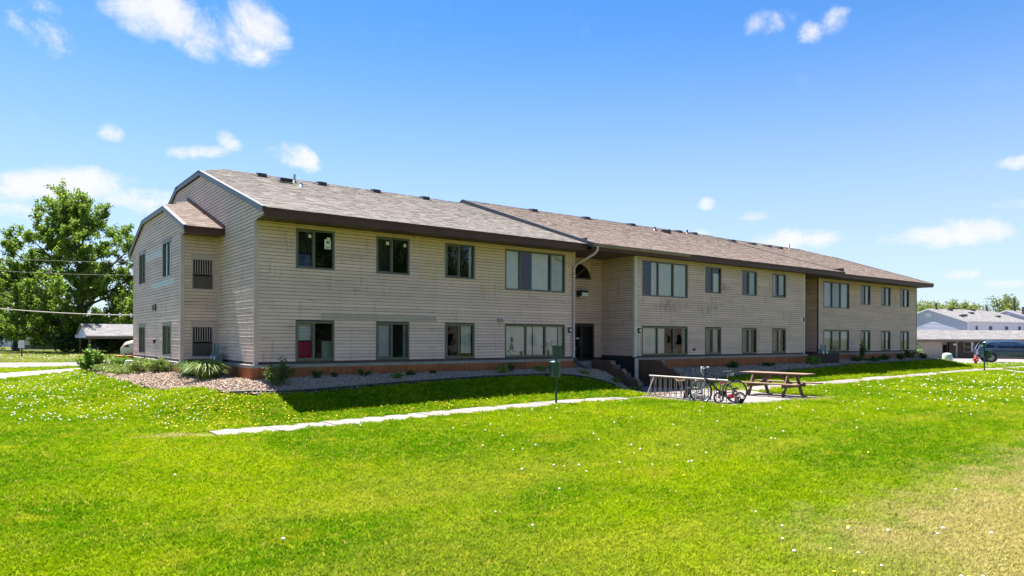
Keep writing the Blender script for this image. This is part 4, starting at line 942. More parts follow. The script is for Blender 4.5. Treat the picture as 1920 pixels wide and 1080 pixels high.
# ------------------------------------------------------------------ entrance steps between timber walls
M_TIMBER = pm('timber', (.125, .068, .042), (.075, .045, .032), 3, .85, .5, (.6, 1, 6), var=.2); M_TIMCUT = pm('timber_cut', (.21, .145, .10), (.16, .11, .08), 5, .85)
def steps():
    t = thing('entrance_steps', 'concrete entrance steps between stepped brown timber walls below the arched window', 'steps', (14, -1.2, -1.08))
    m = MB(); m.box(13.27, .36, -1.2, 14.8, 1.2, -.11); m.box(12.17, .02, -1.2, 13.27, 1.2, -.115); m.build('landing', M_CONC, t)
    for k in range(5):
        m = MB(); m.box(13.27, .36 - .29 * (k + 1), -1.25, 14.8 if k < 3 else 14.9, .36 - .29 * k - .002, -.11 - .163 * (k + 1)); m.build('step', M_CONC, t)
    prof = [(-.05, -1.0), (-.2, -1.16), (-.35, -1.62), (-.5, -1.78), (-.65, -2.3), (-.8, -2.44), (-.95, -2.46), (-1.1, -2.47), (-1.25, -2.48)]
    for u0, v0, sh in ((13.07, -.03, 0), (14.99, -.68, -.88)):
        for k in range(8):
            zt, zb = -.05 - .15 * k, -.05 - .15 * (k + 1); e0 = prof[k][1] + sh; e1 = prof[k + 1][1] + sh; j = random.uniform(0, .012)
            big = (e0 - e1) < .3
            m = MB(); m.hexa([(u0 + j, v0, zb + .004), (u0 + .18 + j, v0, zb + .004), (u0 + .18 + j, e1 if big else e0 - .03, zb + .004), (u0 + j, e1 if big else e0 - .03, zb + .004), (u0 + j, v0, zt), (u0 + .18 + j, v0, zt), (u0 + .18 + j, e0, zt), (u0 + j, e0, zt)]); o = m.build('timber', M_TIMBER, t)
            if big and k < 6:
                a, b = Vector((u0 + .09, e0, zt)), Vector((u0 + .09, e1, zb)); n = Vector((0, zt - zb, e0 - e1)).normalized(); n = Vector((0, -abs(n.y), abs(n.z))) * .008
                m = MB(); m.beam(a + n, b + n, .185, .012, (0, -1, 1)); m.build('timber_cap', M_TIMCUT, t)
    return t
steps()

# ------------------------------------------------------------------ bike rack, bicycles, chair, picnic table
GZ = -1.09
M_STEEL = pm('rack_steel', (.40, .37, .34), (.30, .27, .25), 8, .45, metal=.35); M_BARE = pm('rack_bars', (.22, .21, .19), (.30, .27, .23), 8, .5, metal=.3)
M_RUBBER = pm('rubber', (.012, .012, .012), None, 5, .75); M_ALU = pm('rim_metal', (.45, .45, .46), (.36, .36, .37), 9, .3, metal=.8); M_BKFR = pm('bike_paint', (.012, .014, .016), (.02, .022, .025), 5, .25)
M_PINK = pm('paint_magenta', (.50, .015, .09), (.45, .012, .07), 5, .3); M_WHITE = pm('paint_white', (.75, .75, .75), (.66, .66, .66), 5, .4); M_GRIP = pm('grip_grey', (.30, .31, .31), (.6, .6, .6), 14, .6)
def rack():
    a, b = Vector((11.33, -4.55, GZ)), Vector((11.12, -7.72, GZ)); d = (b - a).normalized(); sd = Vector((-d.y, d.x, 0)); H = .68; L = (b - a).length
    t = thing('bike_rack', 'long grey steel bike rack of upright bars on the edge of the patio', 'bike rack', a)
    up = Vector((0, 0, 1))
    m = MB(); m.tube([a + up * H, b + up * H], .028, 10); m.build('top_rail', M_STEEL, t)
    m = MB(); m.tube([a + up * .03, b + up * .03], .022, 8); m.build('base_rail', M_BARE, t)
    for q in (.02, L - .02):
        m = MB(); m.tube([a + d * q - sd * .3 + up * .03, a + d * q + sd * .3 + up * .03], .022, 8); m.build('base_rail', M_BARE, t)
    n = 28
    for i in range(n):
        q = .08 + (L - .16) * i / (n - 1); k = 1 if i % 2 else -1
        m = MB(); m.tube([a + d * q + up * (H - .01), a + d * q + sd * .012 * k + up * (H - .06), a + d * q + sd * .03 * k + up * .04], .0125, 6); m.build('bar', M_BARE, t)
    m = MB(); m.tube([a + d * .2 + up * (H - .02), a + d * .2 + sd * -.33 + up * .02], .02, 6); m.build('brace', M_STEEL, t)
    m = MB(); m.tube([b - d * .02 + up * H, b + d * .05 + up * (H - .05), b + d * .08 + sd * .34 + up * .02], .024, 8); m.build('end_leg', M_BARE, t)
rack()
def torus(m, c, r, rr, n=28, k=8):
    m.tube([(c[0] + r * math.cos(2 * math.pi * i / n), c[1], c[2] + r * math.sin(2 * math.pi * i / n)) for i in range(n)], rr, k, closed=True)
def wheel(t, c, r, tyre=.022, spokes=18, rim=M_ALU, name='wheel', tmat=None):
    m = MB(); torus(m, c, r - tyre * .45, tyre, 32); w = m.build(name, tmat or M_RUBBER, t)
    m = MB(); torus(m, c, r - tyre * 1.6, tyre * .5, 32, 6); m.build('rim', rim, w)
    m = MB()
    for i in range(spokes):
        a = 2 * math.pi * i / spokes; s = .03 * (1 if i % 2 else -1)
        m.tube([(c[0], c[1] + s, c[2]), (c[0] + (r - tyre * 1.5) * math.cos(a), c[1], c[2] + (r - tyre * 1.5) * math.sin(a))], .0022, 4, cap=False)
    m.build('spokes', rim, w); m = MB(); m.tube([(c[0], c[1] - .05, c[2]), (c[0], c[1] + .05, c[2])], .02, 8); m.build('hub', M_ALU, w)
def bike():
    t = thing('bicycle', 'black mountain bicycle with big wheels parked at the bike rack', 'bicycle', (0, 0, 0))
    r = .335; wb = 1.06; F, B, bb = (0, 0, r), (wb, 0, r), (.62, 0, .29)
    wheel(t, F, r); wheel(t, B, r)
    hd, hb, st = (.16, 0, .90), (.13, 0, .74), (.80, 0, .74)
    m = MB(); m.tube([hd, hb], .024, 10); m.tube([hb, bb], .026, 10); m.tube([(.155, 0, .87), (.765, 0, .66)], .021, 10); m.tube([bb, st], .02, 10)
    for k in (-1, 1):
        m.tube([(.74, .02 * k, .58), (B[0], .055 * k, B[2])], .011, 6); m.tube([(bb[0], .025 * k, bb[2]), (B[0], .055 * k, B[2])], .011, 6)
    m.build('frame', M_BKFR, t)
    m = MB()
    for k in (-1, 1): m.tube([(.125, .06 * k, .72), (.09, .06 * k, .62), (0, .06 * k, r)], .016, 8)
    m.tube([(.125, -.065, .72), (.125, .065, .72)], .018, 8); m.build('fork', M_ALU, t)
    m = MB(); m.tube([hd, (.15, 0, .99), (.1, 0, 1.02)], .018, 8); m.tube([(.12, -.30, 1.05), (.1, -.1, 1.03), (.1, .1, 1.03), (.12, .30, 1.05)], .013, 8); hbz = m.build('handlebar', M_BKFR, t)
    for k in (-1, 1):
        m = MB(); m.tube([(.12, .2 * k, 1.045), (.135, .33 * k, 1.05)], .021, 8); m.build('grip', M_GRIP, hbz)
    m = MB(); m.tube([(.09, -.12, 1.03), (.04, -.1, 1.0), (.06, -.03, .93)], .006, 5); m.tube([(.09, .12, 1.03), (.03, .1, .98), (.1, .03, .8)], .006, 5); m.box(.02, -.05, 1.02, .1, .05, 1.08); m.build('lamp_bracket', M_WHITE, hbz)
    m = MB(); m.tube([st, (.835, 0, .9)], .015, 8); m.build('seat_post', M_ALU, t)
    m = MB()
    prof = [(.68, .018, .925), (.74, .03, .935), (.82, .06, .935), (.9, .078, .945), (.95, .07, .95)]
    vs = []
    for x, w, z in prof: vs += [(x, -w, z - .03), (x, -w * .8, z), (x, 0, z + .012), (x, w * .8, z), (x, w, z - .03)]
    fs = [(i * 5 + k, i * 5 + k + 1, i * 5 + k + 6, i * 5 + k + 5) for i in range(4) for k in range(4)]
    fs += [(i * 5, i * 5 + 5, i * 5 + 9, i * 5 + 4) for i in range(4)] + [(0, 4, 3, 2, 1), (20, 21, 22, 23, 24)]
    m.add(vs, fs, True); sd = m.build('saddle', M_RUBBER, t); m = MB(); m.box(.9, -.05, .8, .97, .05, .9); m.build('saddle_bag', M_GRIP, sd)
    m = MB(); m.lathe([(.0, -.055), (.095, -.055), (.095, -.048), (.0, -.048)], bb, 20, 'Y'); m.tube([(bb[0], -.09, bb[2]), (bb[0] + .12, -.09, bb[2] - .12)], .012, 6); m.tube([(bb[0], .09, bb[2]), (bb[0] - .12, .09, bb[2] + .12)], .012, 6); ch = m.build('crank', M_RUBBER, t)
    for k, dx, dz in ((-1, .12, -.12), (1, -.12, .12)):
        m = MB(); m.box(bb[0] + dx - .045, .1 * k - (.1 if k < 0 else 0), bb[2] + dz - .012, bb[0] + dx + .045, .1 * k + (.1 if k > 0 else 0), bb[2] + dz + .012); m.build('pedal', M_RUBBER, ch)
    m = MB(); m.tube([(bb[0], -.05, bb[2] + .09), (B[0], -.05, B[2] + .04)], .006, 4); m.tube([(bb[0], -.05, bb[2] - .09), (B[0], -.05, B[2] - .04)], .006, 4); m.build('chain', M_BARE, t)
    t.location = (10.74, -7.06, GZ); t.rotation_euler = (R(-3), 0, math.atan2(-.62, .92))
bike()
def kid_bike():
    t = thing('childs_bicycle', 'small magenta and white childs bicycle lying low behind the big rear wheel', 'bicycle', (0, 0, 0)); r = .155
    wheel(t, (0, 0, r), r, .022, 10, M_WHITE); wheel(t, (.66, 0, r), r, .022, 10, M_WHITE)
    m = MB(); m.tube([(.62, 0, .36), (.5, 0, .2), (.3, 0, .17), (0, 0, r)], .022, 8); m.tube([(.3, 0, .17), (.14, 0, .42)], .02, 8); m.tube([(.14, 0, .36), (0, .05, r)], .012, 6); m.tube([(.6, 0, .38), (.66, .05, r)], .014, 6); m.tube([(.6, 0, .38), (.66, -.05, r)], .014, 6); m.build('frame', M_PINK, t)
    m = MB(); m.prism([(.02, -.07, .2), (.3, -.07, .1), (.38, -.07, .17), (.3, -.07, .25), (.1, -.07, .26)], (0, .02, 0)); m.build('chain_guard', M_PINK, t)
    m = MB(); m.lathe([(0, .05), (.09, .045), (.1, .02), (.06, 0), (0, 0)], (.12, 0, .41), 12); m.build('saddle', M_RUBBER, t)
    m = MB(); m.tube([(.62, 0, .36), (.6, 0, .56)], .014, 8); m.tube([(.5, -.2, .6), (.6, -.08, .57), (.6, .08, .57), (.5, .2, .6)], .012, 8); m.build('handlebar', M_PINK, t)
    for k in (-1, 1):
        m = MB(); m.lathe([(0, -.015), (.07, -.015), (.07, .015), (0, .015)], (.02, .16 * k, .07), 12, 'Y'); m.tube([(0, .03 * k, r), (.02, .15 * k, .07)], .01, 6); m.build('training_wheel', M_RUBBER, t)
    t.location = (11.78, -7.66, GZ); t.rotation_euler = (0, 0, R(150))
kid_bike()
def kid_scooter():
    t = thing('tricycle', 'small grey wheeled toy tricycle half hidden behind the big front wheel', 'tricycle', (0, 0, 0))
    wheel(t, (0, 0, .13), .13, .02, 8, M_GRIP, tmat=M_GRIP)
    for k in (-1, 1): wheel(t, (.42, .17 * k, .09), .09, .018, 6, M_GRIP, tmat=M_GRIP)
    m = MB(); m.tube([(.42, -.17, .09), (.42, .17, .09)], .012, 6); m.tube([(.42, 0, .09), (.2, 0, .16), (.05, 0, .3), (0, 0, .13)], .018, 8); m.build('frame', M_STEEL, t)
    m = MB(); m.tube([(.05, 0, .3), (.06, 0, .42)], .012, 6); m.tube([(.1, -.14, .43), (.06, 0, .42), (.1, .14, .43)], .011, 6); m.build('handlebar', M_STEEL, t)
    m = MB(); m.box(.2, -.08, .17, .38, .08, .2); m.build('seat', M_GRIP, t)
    t.location = (10.92, -6.62, GZ); t.rotation_euler = (0, 0, R(-25))
kid_scooter()
M_TANW = pm('cane_tan', (.36, .24, .11), (.28, .18, .08), 8, .5)
def tipped_chair():
    t = thing('patio_chair', 'tipped over metal patio chair with tan loops and a black seat behind the rack', 'chair', (0, 0, 0))
    m = MB(); m.hexa([(-.02, -.24, .02), (.1, -.24, .0), (.1, .24, .0), (-.02, .24, .02), (.06, -.24, .36), (.16, -.24, .34), (.16, .24, .34), (.06, .24, .36)]); m.build('seat', M_RUBBER, t)
    m = MB(); m.hexa([(.1, -.22, .0), (.56, -.22, .0), (.56, .22, .0), (.1, .22, .0), (.1, -.22, .14), (.5, -.2, .2), (.5, .2, .2), (.1, .22, .14)]); m.build('backrest', M_RUBBER, t)
    for x, y in ((-.05, -.2), (-.05, .2), (.35, -.2), (.35, .2)):
        m = MB(); m.tube([(x * 1.0, y, .1), (x + (.12 if x > 0 else -.1), y * 1.3, .58)], .011, 6); m.build('leg', M_STEEL, t)
    for x in (-.12, .48):
        m = MB(); m.tube([(x + .15 * math.cos(2 * math.pi * i / 18), .24 * math.sin(2 * math.pi * i / 18), .58 + .02 * math.cos(4 * math.pi * i / 18)) for i in range(18)], .014, 6, closed=True); m.build('loop', M_TANW, t)
    t.location = (11.62, -5.75, GZ); t.rotation_euler = (0, 0, R(-60))
tipped_chair()
M_TBL = pm('weathered_wood', (.27, .17, .12), (.20, .125, .085), 2.2, .8, .4, (9, 1, 9), var=.14); M_TBLD = pm('weathered_frame', (.17, .11, .075), (.12, .08, .055), 3, .8, .4, var=.12)
def picnic():
    t = thing('picnic_table', 'weathered brown wooden picnic table with attached benches on the patio', 'picnic table', (0, 0, 0))
    for i in range(5):
        m = MB(); y = -.37 + i * .149; m.box(-1.17 + random.uniform(-.012, .012), y, .725, 1.17 + random.uniform(-.012, .012), y + .142, .763); m.build('plank', M_TBL, t)
    for s in (-1, 1):
        for k in range(2):
            m = MB(); y = s * (.60 + k * .147); m.box(-1.17 + random.uniform(-.015, .015), min(y, y + s * .14), .405, 1.17, max(y, y + s * .14), .443); m.build('seat_plank', M_TBL, t)
    for x in (-.62, .62):
        m = MB(); m.box(x - .02, -.36, .63, x + .02, .36, .72); m.build('top_batten', M_TBLD, t)
        m = MB(); m.box(x - .022, -.76, .295, x + .018, .76, .40); m.build('bench_beam', M_TBLD, t)
        for s in (-1, 1):
            m = MB(); m.beam((x + .042, .62 * s, .0), (x + .042, .27 * s, .72), .042, .14, (0, 1, 0)); m.build('leg', M_TBLD, t)
        m = MB(); m.beam((x * .93, .03, .36), (x * .22, .03, .70), .04, .1); m.build('brace', M_TBLD, t)
    m = MB(); m.box(-.03, -.36, .64, .03, .36, .72); m.build('top_batten', M_TBLD, t)
    t.location = (15.2, -6.72, GZ); t.rotation_euler = (0, 0, R(90 + 2.5))
picnic()

# ------------------------------------------------------------------ street furniture
M_GREEN = pm('green_enamel', (.008, .055, .045), (.006, .042, .036), 4, .4); M_GREENL = pm('green_plastic', (.30, .42, .32), (.25, .36, .27), 4, .5)
def station(label, x, y, rot, H, sign=True):
    t = thing('pet_waste_station', label, 'pet waste station', (0, 0, 0), 'green pet waste stations along the sidewalk')
    m = MB(); m.box(-.028, -.028, -.1, .028, .028, H - .02); m.build('post', M_GREEN, t)
    m = MB(); m.hexa([(-.13, -.15, H - .32), (.13, -.15, H - .32), (.13, -.03, H - .32), (-.13, -.03, H - .32), (-.13, -.15, H - .02), (.13, -.15, H - .02), (.13, -.03, H), (-.13, -.03, H)]); b = m.build('bag_dispenser', M_GREEN, t)
    m = MB(); m.box(-.14, -.16, H - .02, .14, -.02, H + .012); m.build('lid', M_GREEN, b); m = MB(); m.box(-.12, -.153, H - .08, .12, -.1505, H - .05)
    m = MB(); m.lathe([(0, 0), (.15, 0), (.165, .02), (.17, .38), (.175, .40), (.13, .44), (0, .45)], (0, .22, H - .88), 18); m.build('waste_bin', M_GREEN, t)
    if sign:
        m = MB(); m.box(-.08, -.152, H - .2, .08, -.1505, H - .15); m.build('label_strip', M_GREENL, b)
    t.location = (x, y, tz(x, y)); t.rotation_euler = (0, 0, rot); return t
station('green pet waste station on a post beside the sidewalk before the left wing', 6.95, -4.2 - .72, R(-30), 1.66, False)
station('green pet waste station on a post beside the fire hydrant', 39.3, -4.75, R(232), 1.66)
M_HYD = pm('hydrant_red', (.52, .06, .03), (.44, .05, .028), 5, .45)
def hydrant(x, y):
    t = thing('fire_hydrant', 'red fire hydrant standing in the grass by the rear of the parked car', 'fire hydrant', (0, 0, 0))
    m = MB(); m.lathe([(.16, 0), (.16, .05), (.115, .06), (.11, .45), (.15, .46), (.15, .52), (.12, .54), (.115, .60), (.09, .68), (.04, .73), (.03, .78), (0, .78)], n=16); m.build('body', M_HYD, t)
    for k in (-1, 1):
        m = MB(); m.lathe([(.05, 0), (.055, .09 * k), (.07, .1 * k), (.07, .15 * k), (.03, .16 * k), (.03, .2 * k), (0, .2 * k)], (.08 * k, 0, .42), 12, 'X'); m.build('side_cap', M_HYD, t)
    m = MB(); m.lathe([(.07, 0), (.08, -.1), (.09, -.11), (.09, -.17), (0, -.18)], (0, -.08, .36), 12, 'Y'); m.build('pumper_cap', M_HYD, t)
    t.location = (x, y, tz(x, y)); t.scale = (.88,) * 3; t.rotation_euler = (0, 0, R(-40))
hydrant(51.45, -.1)
M_PED = pm('pedestal_green', (.45, .56, .45), (.38, .48, .38), 4, .5)
def pedestal(x, y, z):
    t = thing('utility_pedestal', 'pale green rounded utility pedestal in the grass past the building end', 'utility box', (0, 0, 0))
    m = MB(); m.lathe([(.33, 0), (.35, .05), (.34, .62), (.30, .74), (.2, .80), (0, .82)], n=18); m.build('cover', M_PED, t)
    m = MB(); m.box(-.1, -.36, .3, .1, -.33, .5); m.build('label_plate', M_WHITE, t); t.location = (x, y, z)
pedestal(52.6, 2.2, tz(52.6, 2.2))
def gas_meter(x, y, z, label, rot):
    t = thing('gas_meter', label, 'gas meter', (0, 0, 0), 'gas meters standing by the siding')
    M_MET = M_METER
    for sx, h in ((0, .42), (.36, .36)):
        m = MB(); m.hexa([(sx - .14, -.09, .3), (sx + .14, -.09, .3), (sx + .14, .09, .3), (sx - .14, .09, .3), (sx - .12, -.08, .3 + h), (sx + .12, -.08, .3 + h), (sx + .12, .08, .3 + h), (sx - .12, .08, .3 + h)]); m.lathe([(.1, -.12), (.1, -.09)], (sx, 0, .48), 14, 'Y'); b = m.build('meter', M_MET, t)
        m = MB(); m.lathe([(.0, -.125), (.065, -.125), (.065, -.1)], (sx, 0, .54), 12, 'Y'); m.build('dial', M_WHITE, b)
        m = MB(); m.tube([(sx - .07, 0, .3 + h), (sx - .07, 0, .9), (sx + .02, 0, .95), (sx + .07, 0, .9), (sx + .07, 0, .3 + h)], .022, 8); m.build('pipe', M_MET, t)
    m = MB(); m.tube([(-.2, .02, -.1), (-.2, .02, .7), (-.07, .02, .72)], .02, 8); m.tube([(.43, 0, .86), (.6, .02, .86), (.8, .12, .86)], .02, 8); m.lathe([(0, -.05), (.09, -.04), (.09, .04), (0, .05)], (-.2, .02, .55), 12, 'Y'); m.build('pipe', M_MET, t)
    t.location = (x, y, z); t.rotation_euler = (0, 0, rot)
M_METER = pm('meter_grey', (.16, .21, .22), (.12, .16, .17), 5, .5)
gas_meter(-.28, 3.0, -.38, 'grey gas meter pair with looped pipes on the left end wall', R(-90))
gas_meter(28.7, -.9, -.45, 'grey gas meter pair in the shaded recess between the right wings', 0)
M_RAILF = pm('fence_brown', (.05, .03, .022), None, 4, .8)
def fence_short():
    t = thing('recess_fence', 'low dark slatted wooden fence closing the recess between the right wings', 'fence', (28.9, -1.0, -.55))
    for k in range(22):
        m = MB(); x = 27.7 + k * .12; m.box(x, -1.02, -.6, x + .085, -1.0, .06); m.build('slat', M_RAILF, t)
    m = MB(); m.box(27.66, -.998, -.1, 30.3, -.96, -.03); m.build('rail', M_RAILF, t)
fence_short()
def cleanout(x, y):
    t = thing('cleanout_pipe', 'short white plastic vent pipe standing in the mulch left of the bay', 'pipe', (x, y, tz(x, y)))
    m = MB(); z = tz(x, y); m.lathe([(.11, -.1), (.11, .36), (.125, .37), (.125, .42), (.1, .44), (0, .445)], (x, y, z), 18); m.build('pipe', M_WHITE, t)
cleanout(-2.0, 7.3)
def step_box():
    t = thing('window_well_box', 'white and brown utility box on the ground by the far corner of the bay', 'utility box', (-1.5, 11.5, tz(-1.5, 11.5)))
    z = tz(-1.5, 11.3); m = MB(); m.box(-1.75, 11.2, z, -1.3, 11.9, z + .34); m.build('body', M_WHITE, t); m = MB(); m.box(-1.8, 11.15, z + .34, -1.25, 11.95, z + .44); m.build('lid', M_SKIRT, t)
step_box()
def access_panel():
    t = thing('crawl_vent', 'white crawl space vent cover low on the bay skirting behind the shrubs', 'vent cover', (-1.26, 7.1, -.3))
    m = MB(); frY.bx(m, 6.5, 7.3, .12, .16, -.35, -.02); m.build('cover', M_WHITE, t); m = MB()
    for k in range(5): frY.bx(m, 6.55, 7.25, .16, .168, -.3 + k * .055, -.27 + k * .055)
    m.build('louvre', M_WHITE, t)
access_panel()

RV, FV = Vector((math.cos(YAW), -math.sin(YAW), 0)), Vector((math.sin(YAW), math.cos(YAW), 0))      # across the view, into the view
def at(px, d, z=0.0):      # ground point seen at column px, d metres away
    r = (px - 960) / FPX; p = CAM + RV * (r * d) + FV * d; return Vector((p.x, p.y, z))
# ------------------------------------------------------------------ plants
def mat_leaf(name, c1, c2, c3=None, trans=.35, scale=.6):
    m, t, b = new_mat(name); P = t.pos()
    at = t.node('ShaderNodeAttribute', attribute_name='tone')
    col = t.mix(at.outputs['Fac'], c1, c2)
    if c3: col = t.mix(t.math('MULTIPLY', t.step(.55, .75, t.noise(P, scale, 3)), .7), col, c3)
    t.put(b.inputs['Base Color'], col); b.inputs['Roughness'].default_value = .5; b.inputs['Specular IOR Level'].default_value = .3
    tr = t.node('ShaderNodeBsdfTranslucent'); t.put(tr.inputs['Color'], t.mix(.5, col, (.2, .34, .03)))
    mx = t.node('ShaderNodeMixShader'); mx.inputs[0].default_value = trans
    t.l.new(b.outputs[0], mx.inputs[1]); t.l.new(tr.outputs[0], mx.inputs[2]); t.l.new(mx.outputs[0], t.n['Material Output'].inputs[0]); return m
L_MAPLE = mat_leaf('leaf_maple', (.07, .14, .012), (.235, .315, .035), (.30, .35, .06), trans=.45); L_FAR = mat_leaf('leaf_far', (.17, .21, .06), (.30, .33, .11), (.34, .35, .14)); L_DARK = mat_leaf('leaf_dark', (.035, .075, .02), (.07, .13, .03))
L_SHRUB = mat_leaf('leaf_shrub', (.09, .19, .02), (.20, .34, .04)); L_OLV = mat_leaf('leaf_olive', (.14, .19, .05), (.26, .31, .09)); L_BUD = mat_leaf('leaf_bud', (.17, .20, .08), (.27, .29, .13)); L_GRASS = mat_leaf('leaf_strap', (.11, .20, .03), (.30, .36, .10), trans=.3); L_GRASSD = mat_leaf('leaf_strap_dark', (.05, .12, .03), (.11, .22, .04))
M_BARK = pm('bark', (.075, .058, .045), (.045, .036, .03), 3, .9, .8, (1, 1, .3)); M_BARKG = pm('bark_grey', (.20, .175, .15), (.14, .12, .10), 3, .9, .5); M_STEM = pm('stem', (.10, .09, .04), None, 4, .8)
def leaf_quads(C, size, rng, flat=.0, asp=.62):
    n = len(C); A = rng.normal(size=(n, 3)); A[:, 2] *= (1 - flat); A /= np.linalg.norm(A, axis=1, keepdims=True) + 1e-9
    B = rng.normal(size=(n, 3)); B -= A * (A * B).sum(1, keepdims=True); B /= np.linalg.norm(B, axis=1, keepdims=True) + 1e-9
    s = (size * rng.uniform(.6, 1.35, n))[:, None]; A = A * s; B = B * s * asp
    return np.stack([C - A * .5, C + B * .5, C + A * .5, C - B * .5], 1).reshape(-1, 3)
def skeleton(rng, levels, first, kids, up=.25, spread=.75, trunk_h=.25):
    segs, tips = [], []
    def grow(p, d, L, r, lev):
        pts = [p]; rs = [r]
        for i in range(3):
            d = d + rng.normal(size=3) * .13; d[2] += up * .12; d /= np.linalg.norm(d); p = p + d * L / 3; pts.append(p); rs.append(r * (1 - .13 * (i + 1)))
            if lev >= levels - 2 and lev > 0: tips.append(p)
        segs.append((pts, rs, lev))
        if lev >= levels: tips.append(p); return
        k = first if lev == 0 else int(rng.integers(kids[0], kids[1] + 1))
        a0 = rng.uniform(0, 6.28)
        for i in range(k):
            a = a0 + 6.283 * i / k + rng.normal() * .35; e = spread * rng.uniform(.55, 1.25)
            x = np.cross(d, [0, 0, 1.0]) if abs(d[2]) < .95 else np.array([1., 0, 0]); x /= np.linalg.norm(x); y = np.cross(d, x)
            nd = d * math.cos(e) + (x * math.cos(a) + y * math.sin(a)) * math.sin(e)
            s = pts[-1] if (i < 2 or lev == 0) else pts[int(rng.integers(1, 3))]
            grow(s, nd, L * rng.uniform(.66, .88) * (1.0 if lev else 1.15), rs[-1] * rng.uniform(.55, .72), lev + 1)
    grow(np.zeros(3), np.array([0, 0, 1.0]), trunk_h, .035, 0)
    return segs, np.array(tips)
def tree(name, label, loc, H, W, nleaf, leaf, mat, seed, levels=4, first=5, kids=(3, 4), sigma=.045, bark=None, trunk_r=None, trunk_h=.2, base_gap=.0, group=None, up=.25, spread=.75, cat='tree'):
    rng = np.random.default_rng(seed); segs, tips = skeleton(rng, levels, first, kids, up, spread, trunk_h)
    hi = np.quantile(tips[:, 2], .995); rad = np.quantile(np.hypot(tips[:, 0], tips[:, 1]), .97); sc = np.array([W / 2 / rad, W / 2 / rad, H * .96 / hi])
    t = thing(name, label, cat, loc, group); m = MB(); k = trunk_r / .035 if trunk_r else H
    for pts, rs, lev in segs:
        if lev > 3: continue
        m.tube([np.array(p) * sc + np.array(loc) for p in pts], [max(r * k, .012) for r in rs], 9 if lev < 2 else 5, cap=False)
    m.lathe([(trunk_r * 1.7 if trunk_r else .035 * H * 1.5, -.3), ((trunk_r or .035 * H) * 1.02, H * .035)], loc, 10); m.build('trunk', bark or M_BARK, t)
    T = tips * sc; idx = rng.integers(0, len(T), nleaf); C = T[idx] + rng.normal(size=(nleaf, 3)) * np.array([sigma * W, sigma * W, sigma * H * .8])
    C = C[C[:, 2] > base_gap]
    tone = np.clip(rng.normal(.45, .25, len(C)) + (rng.random(len(T))[idx][:len(C)] - .5) * .5, 0, 1)
    fast_mesh('crown', leaf_quads(C, leaf, rng) + np.array(loc), 4, mat, t, tone); return t
def leader_tree(name, label, loc, H, W, nleaf, leaf, mat, seed, trunk_r, low=.16, nlimb=34, lean=0.0):
    """a full grown broadleaf: one leader to the top, ascending limbs, twigs, leaves in sprays along the twigs"""
    rng = np.random.default_rng(seed); t = thing(name, label, 'tree', loc); L0 = np.array(loc, float); m = MB()
    lead = [np.array([0, 0, 0.])]; n = 10
    for i in range(1, n + 1): lead.append(np.array([lean * H * (i / n) ** 2 + rng.normal() * .012 * H, rng.normal() * .012 * H, H * .97 * i / n]))
    lead = np.array(lead); lr = [trunk_r * (1 - .93 * (i / n) ** .8) for i in range(n + 1)]
    m.tube([p + L0 for p in lead], lr, 10, cap=False); m.lathe([(trunk_r * 1.7, -.3), (trunk_r * 1.25, .25), (trunk_r * 1.0, .9)], loc, 10)
    on = lambda z: np.array([np.interp(z, lead[:, 2], lead[:, k]) for k in range(3)])
    prof = lambda q: np.interp(q, [.12, .22, .4, .6, .8, .93, 1.0], [.62, .86, 1.0, .92, .66, .34, .1]) * W / 2
    S = []
    for i in range(nlimb):
        q = low + (1.0 - low) * ((i + rng.uniform(0, .8)) / nlimb); a = i * 2.399 + rng.normal() * .3; R_ = prof(q) * rng.uniform(.72, 1.08)
        d = np.array([math.cos(a), math.sin(a), 0]); z0 = max(H * (low * .55), q * H - R_ * rng.uniform(.45, .85)); b = on(z0); e = on(min(q * H, H * .96)) * np.array([1, 1, 0]) + d * R_ + np.array([0, 0, q * H]); r0 = min(trunk_r * .5, .035 * R_ + .03) * (1 - .5 * q)
        if rng.random() < .3 and q < .45: e[2] -= R_ * .18
        c = b + (e - b) * .5 + np.array([0, 0, -R_ * .10 + rng.normal() * .05 * R_]); P = [b * (1 - x) ** 2 + 2 * c * x * (1 - x) + e * x * x + rng.normal(size=3) * .02 * R_ * (x > 0) for x in np.linspace(0, 1, 7)]
        m.tube([p + L0 for p in P], [r0 * (1 - .85 * k / 6) for k in range(7)], 6, cap=False)
        for k in range(11):
            x = rng.uniform(.22, 1.0); p = P[int(x * 5.99)] * (1 - (x * 6) % 1) + P[min(6, int(x * 5.99) + 1)] * ((x * 6) % 1); v = (e - b) / np.linalg.norm(e - b) * .5 + rng.normal(size=3) * .62 + np.array([0, 0, .35]); v /= np.linalg.norm(v); l = W * rng.uniform(.05, .115); tip = p + v * l
            m.tube([p + L0, p + v * l * .5 + L0 + rng.normal(size=3) * .05, tip + L0], [.028, .018, .008], 4, cap=False)
            for j in range(4):
                w = v * .6 + rng.normal(size=3) * .5; w /= np.linalg.norm(w); S.append((p + v * l * rng.uniform(.35, 1), w * l * rng.uniform(.35, .7)))
    m.build('trunk', M_BARK, t); S0 = np.array([x[0] for x in S]); S1 = np.array([x[1] for x in S]); idx = rng.integers(0, len(S), nleaf); f = rng.random(nleaf)[:, None]
    C = S0[idx] + S1[idx] * f + rng.normal(size=(nleaf, 3)) * leaf * .62; ct = rng.normal(size=len(S)) * .2
    fast_mesh('crown', leaf_quads(C, leaf, rng) + L0, 4, mat, t, np.clip(rng.normal(.45, .2, nleaf) + ct[idx], 0, 1)); return t
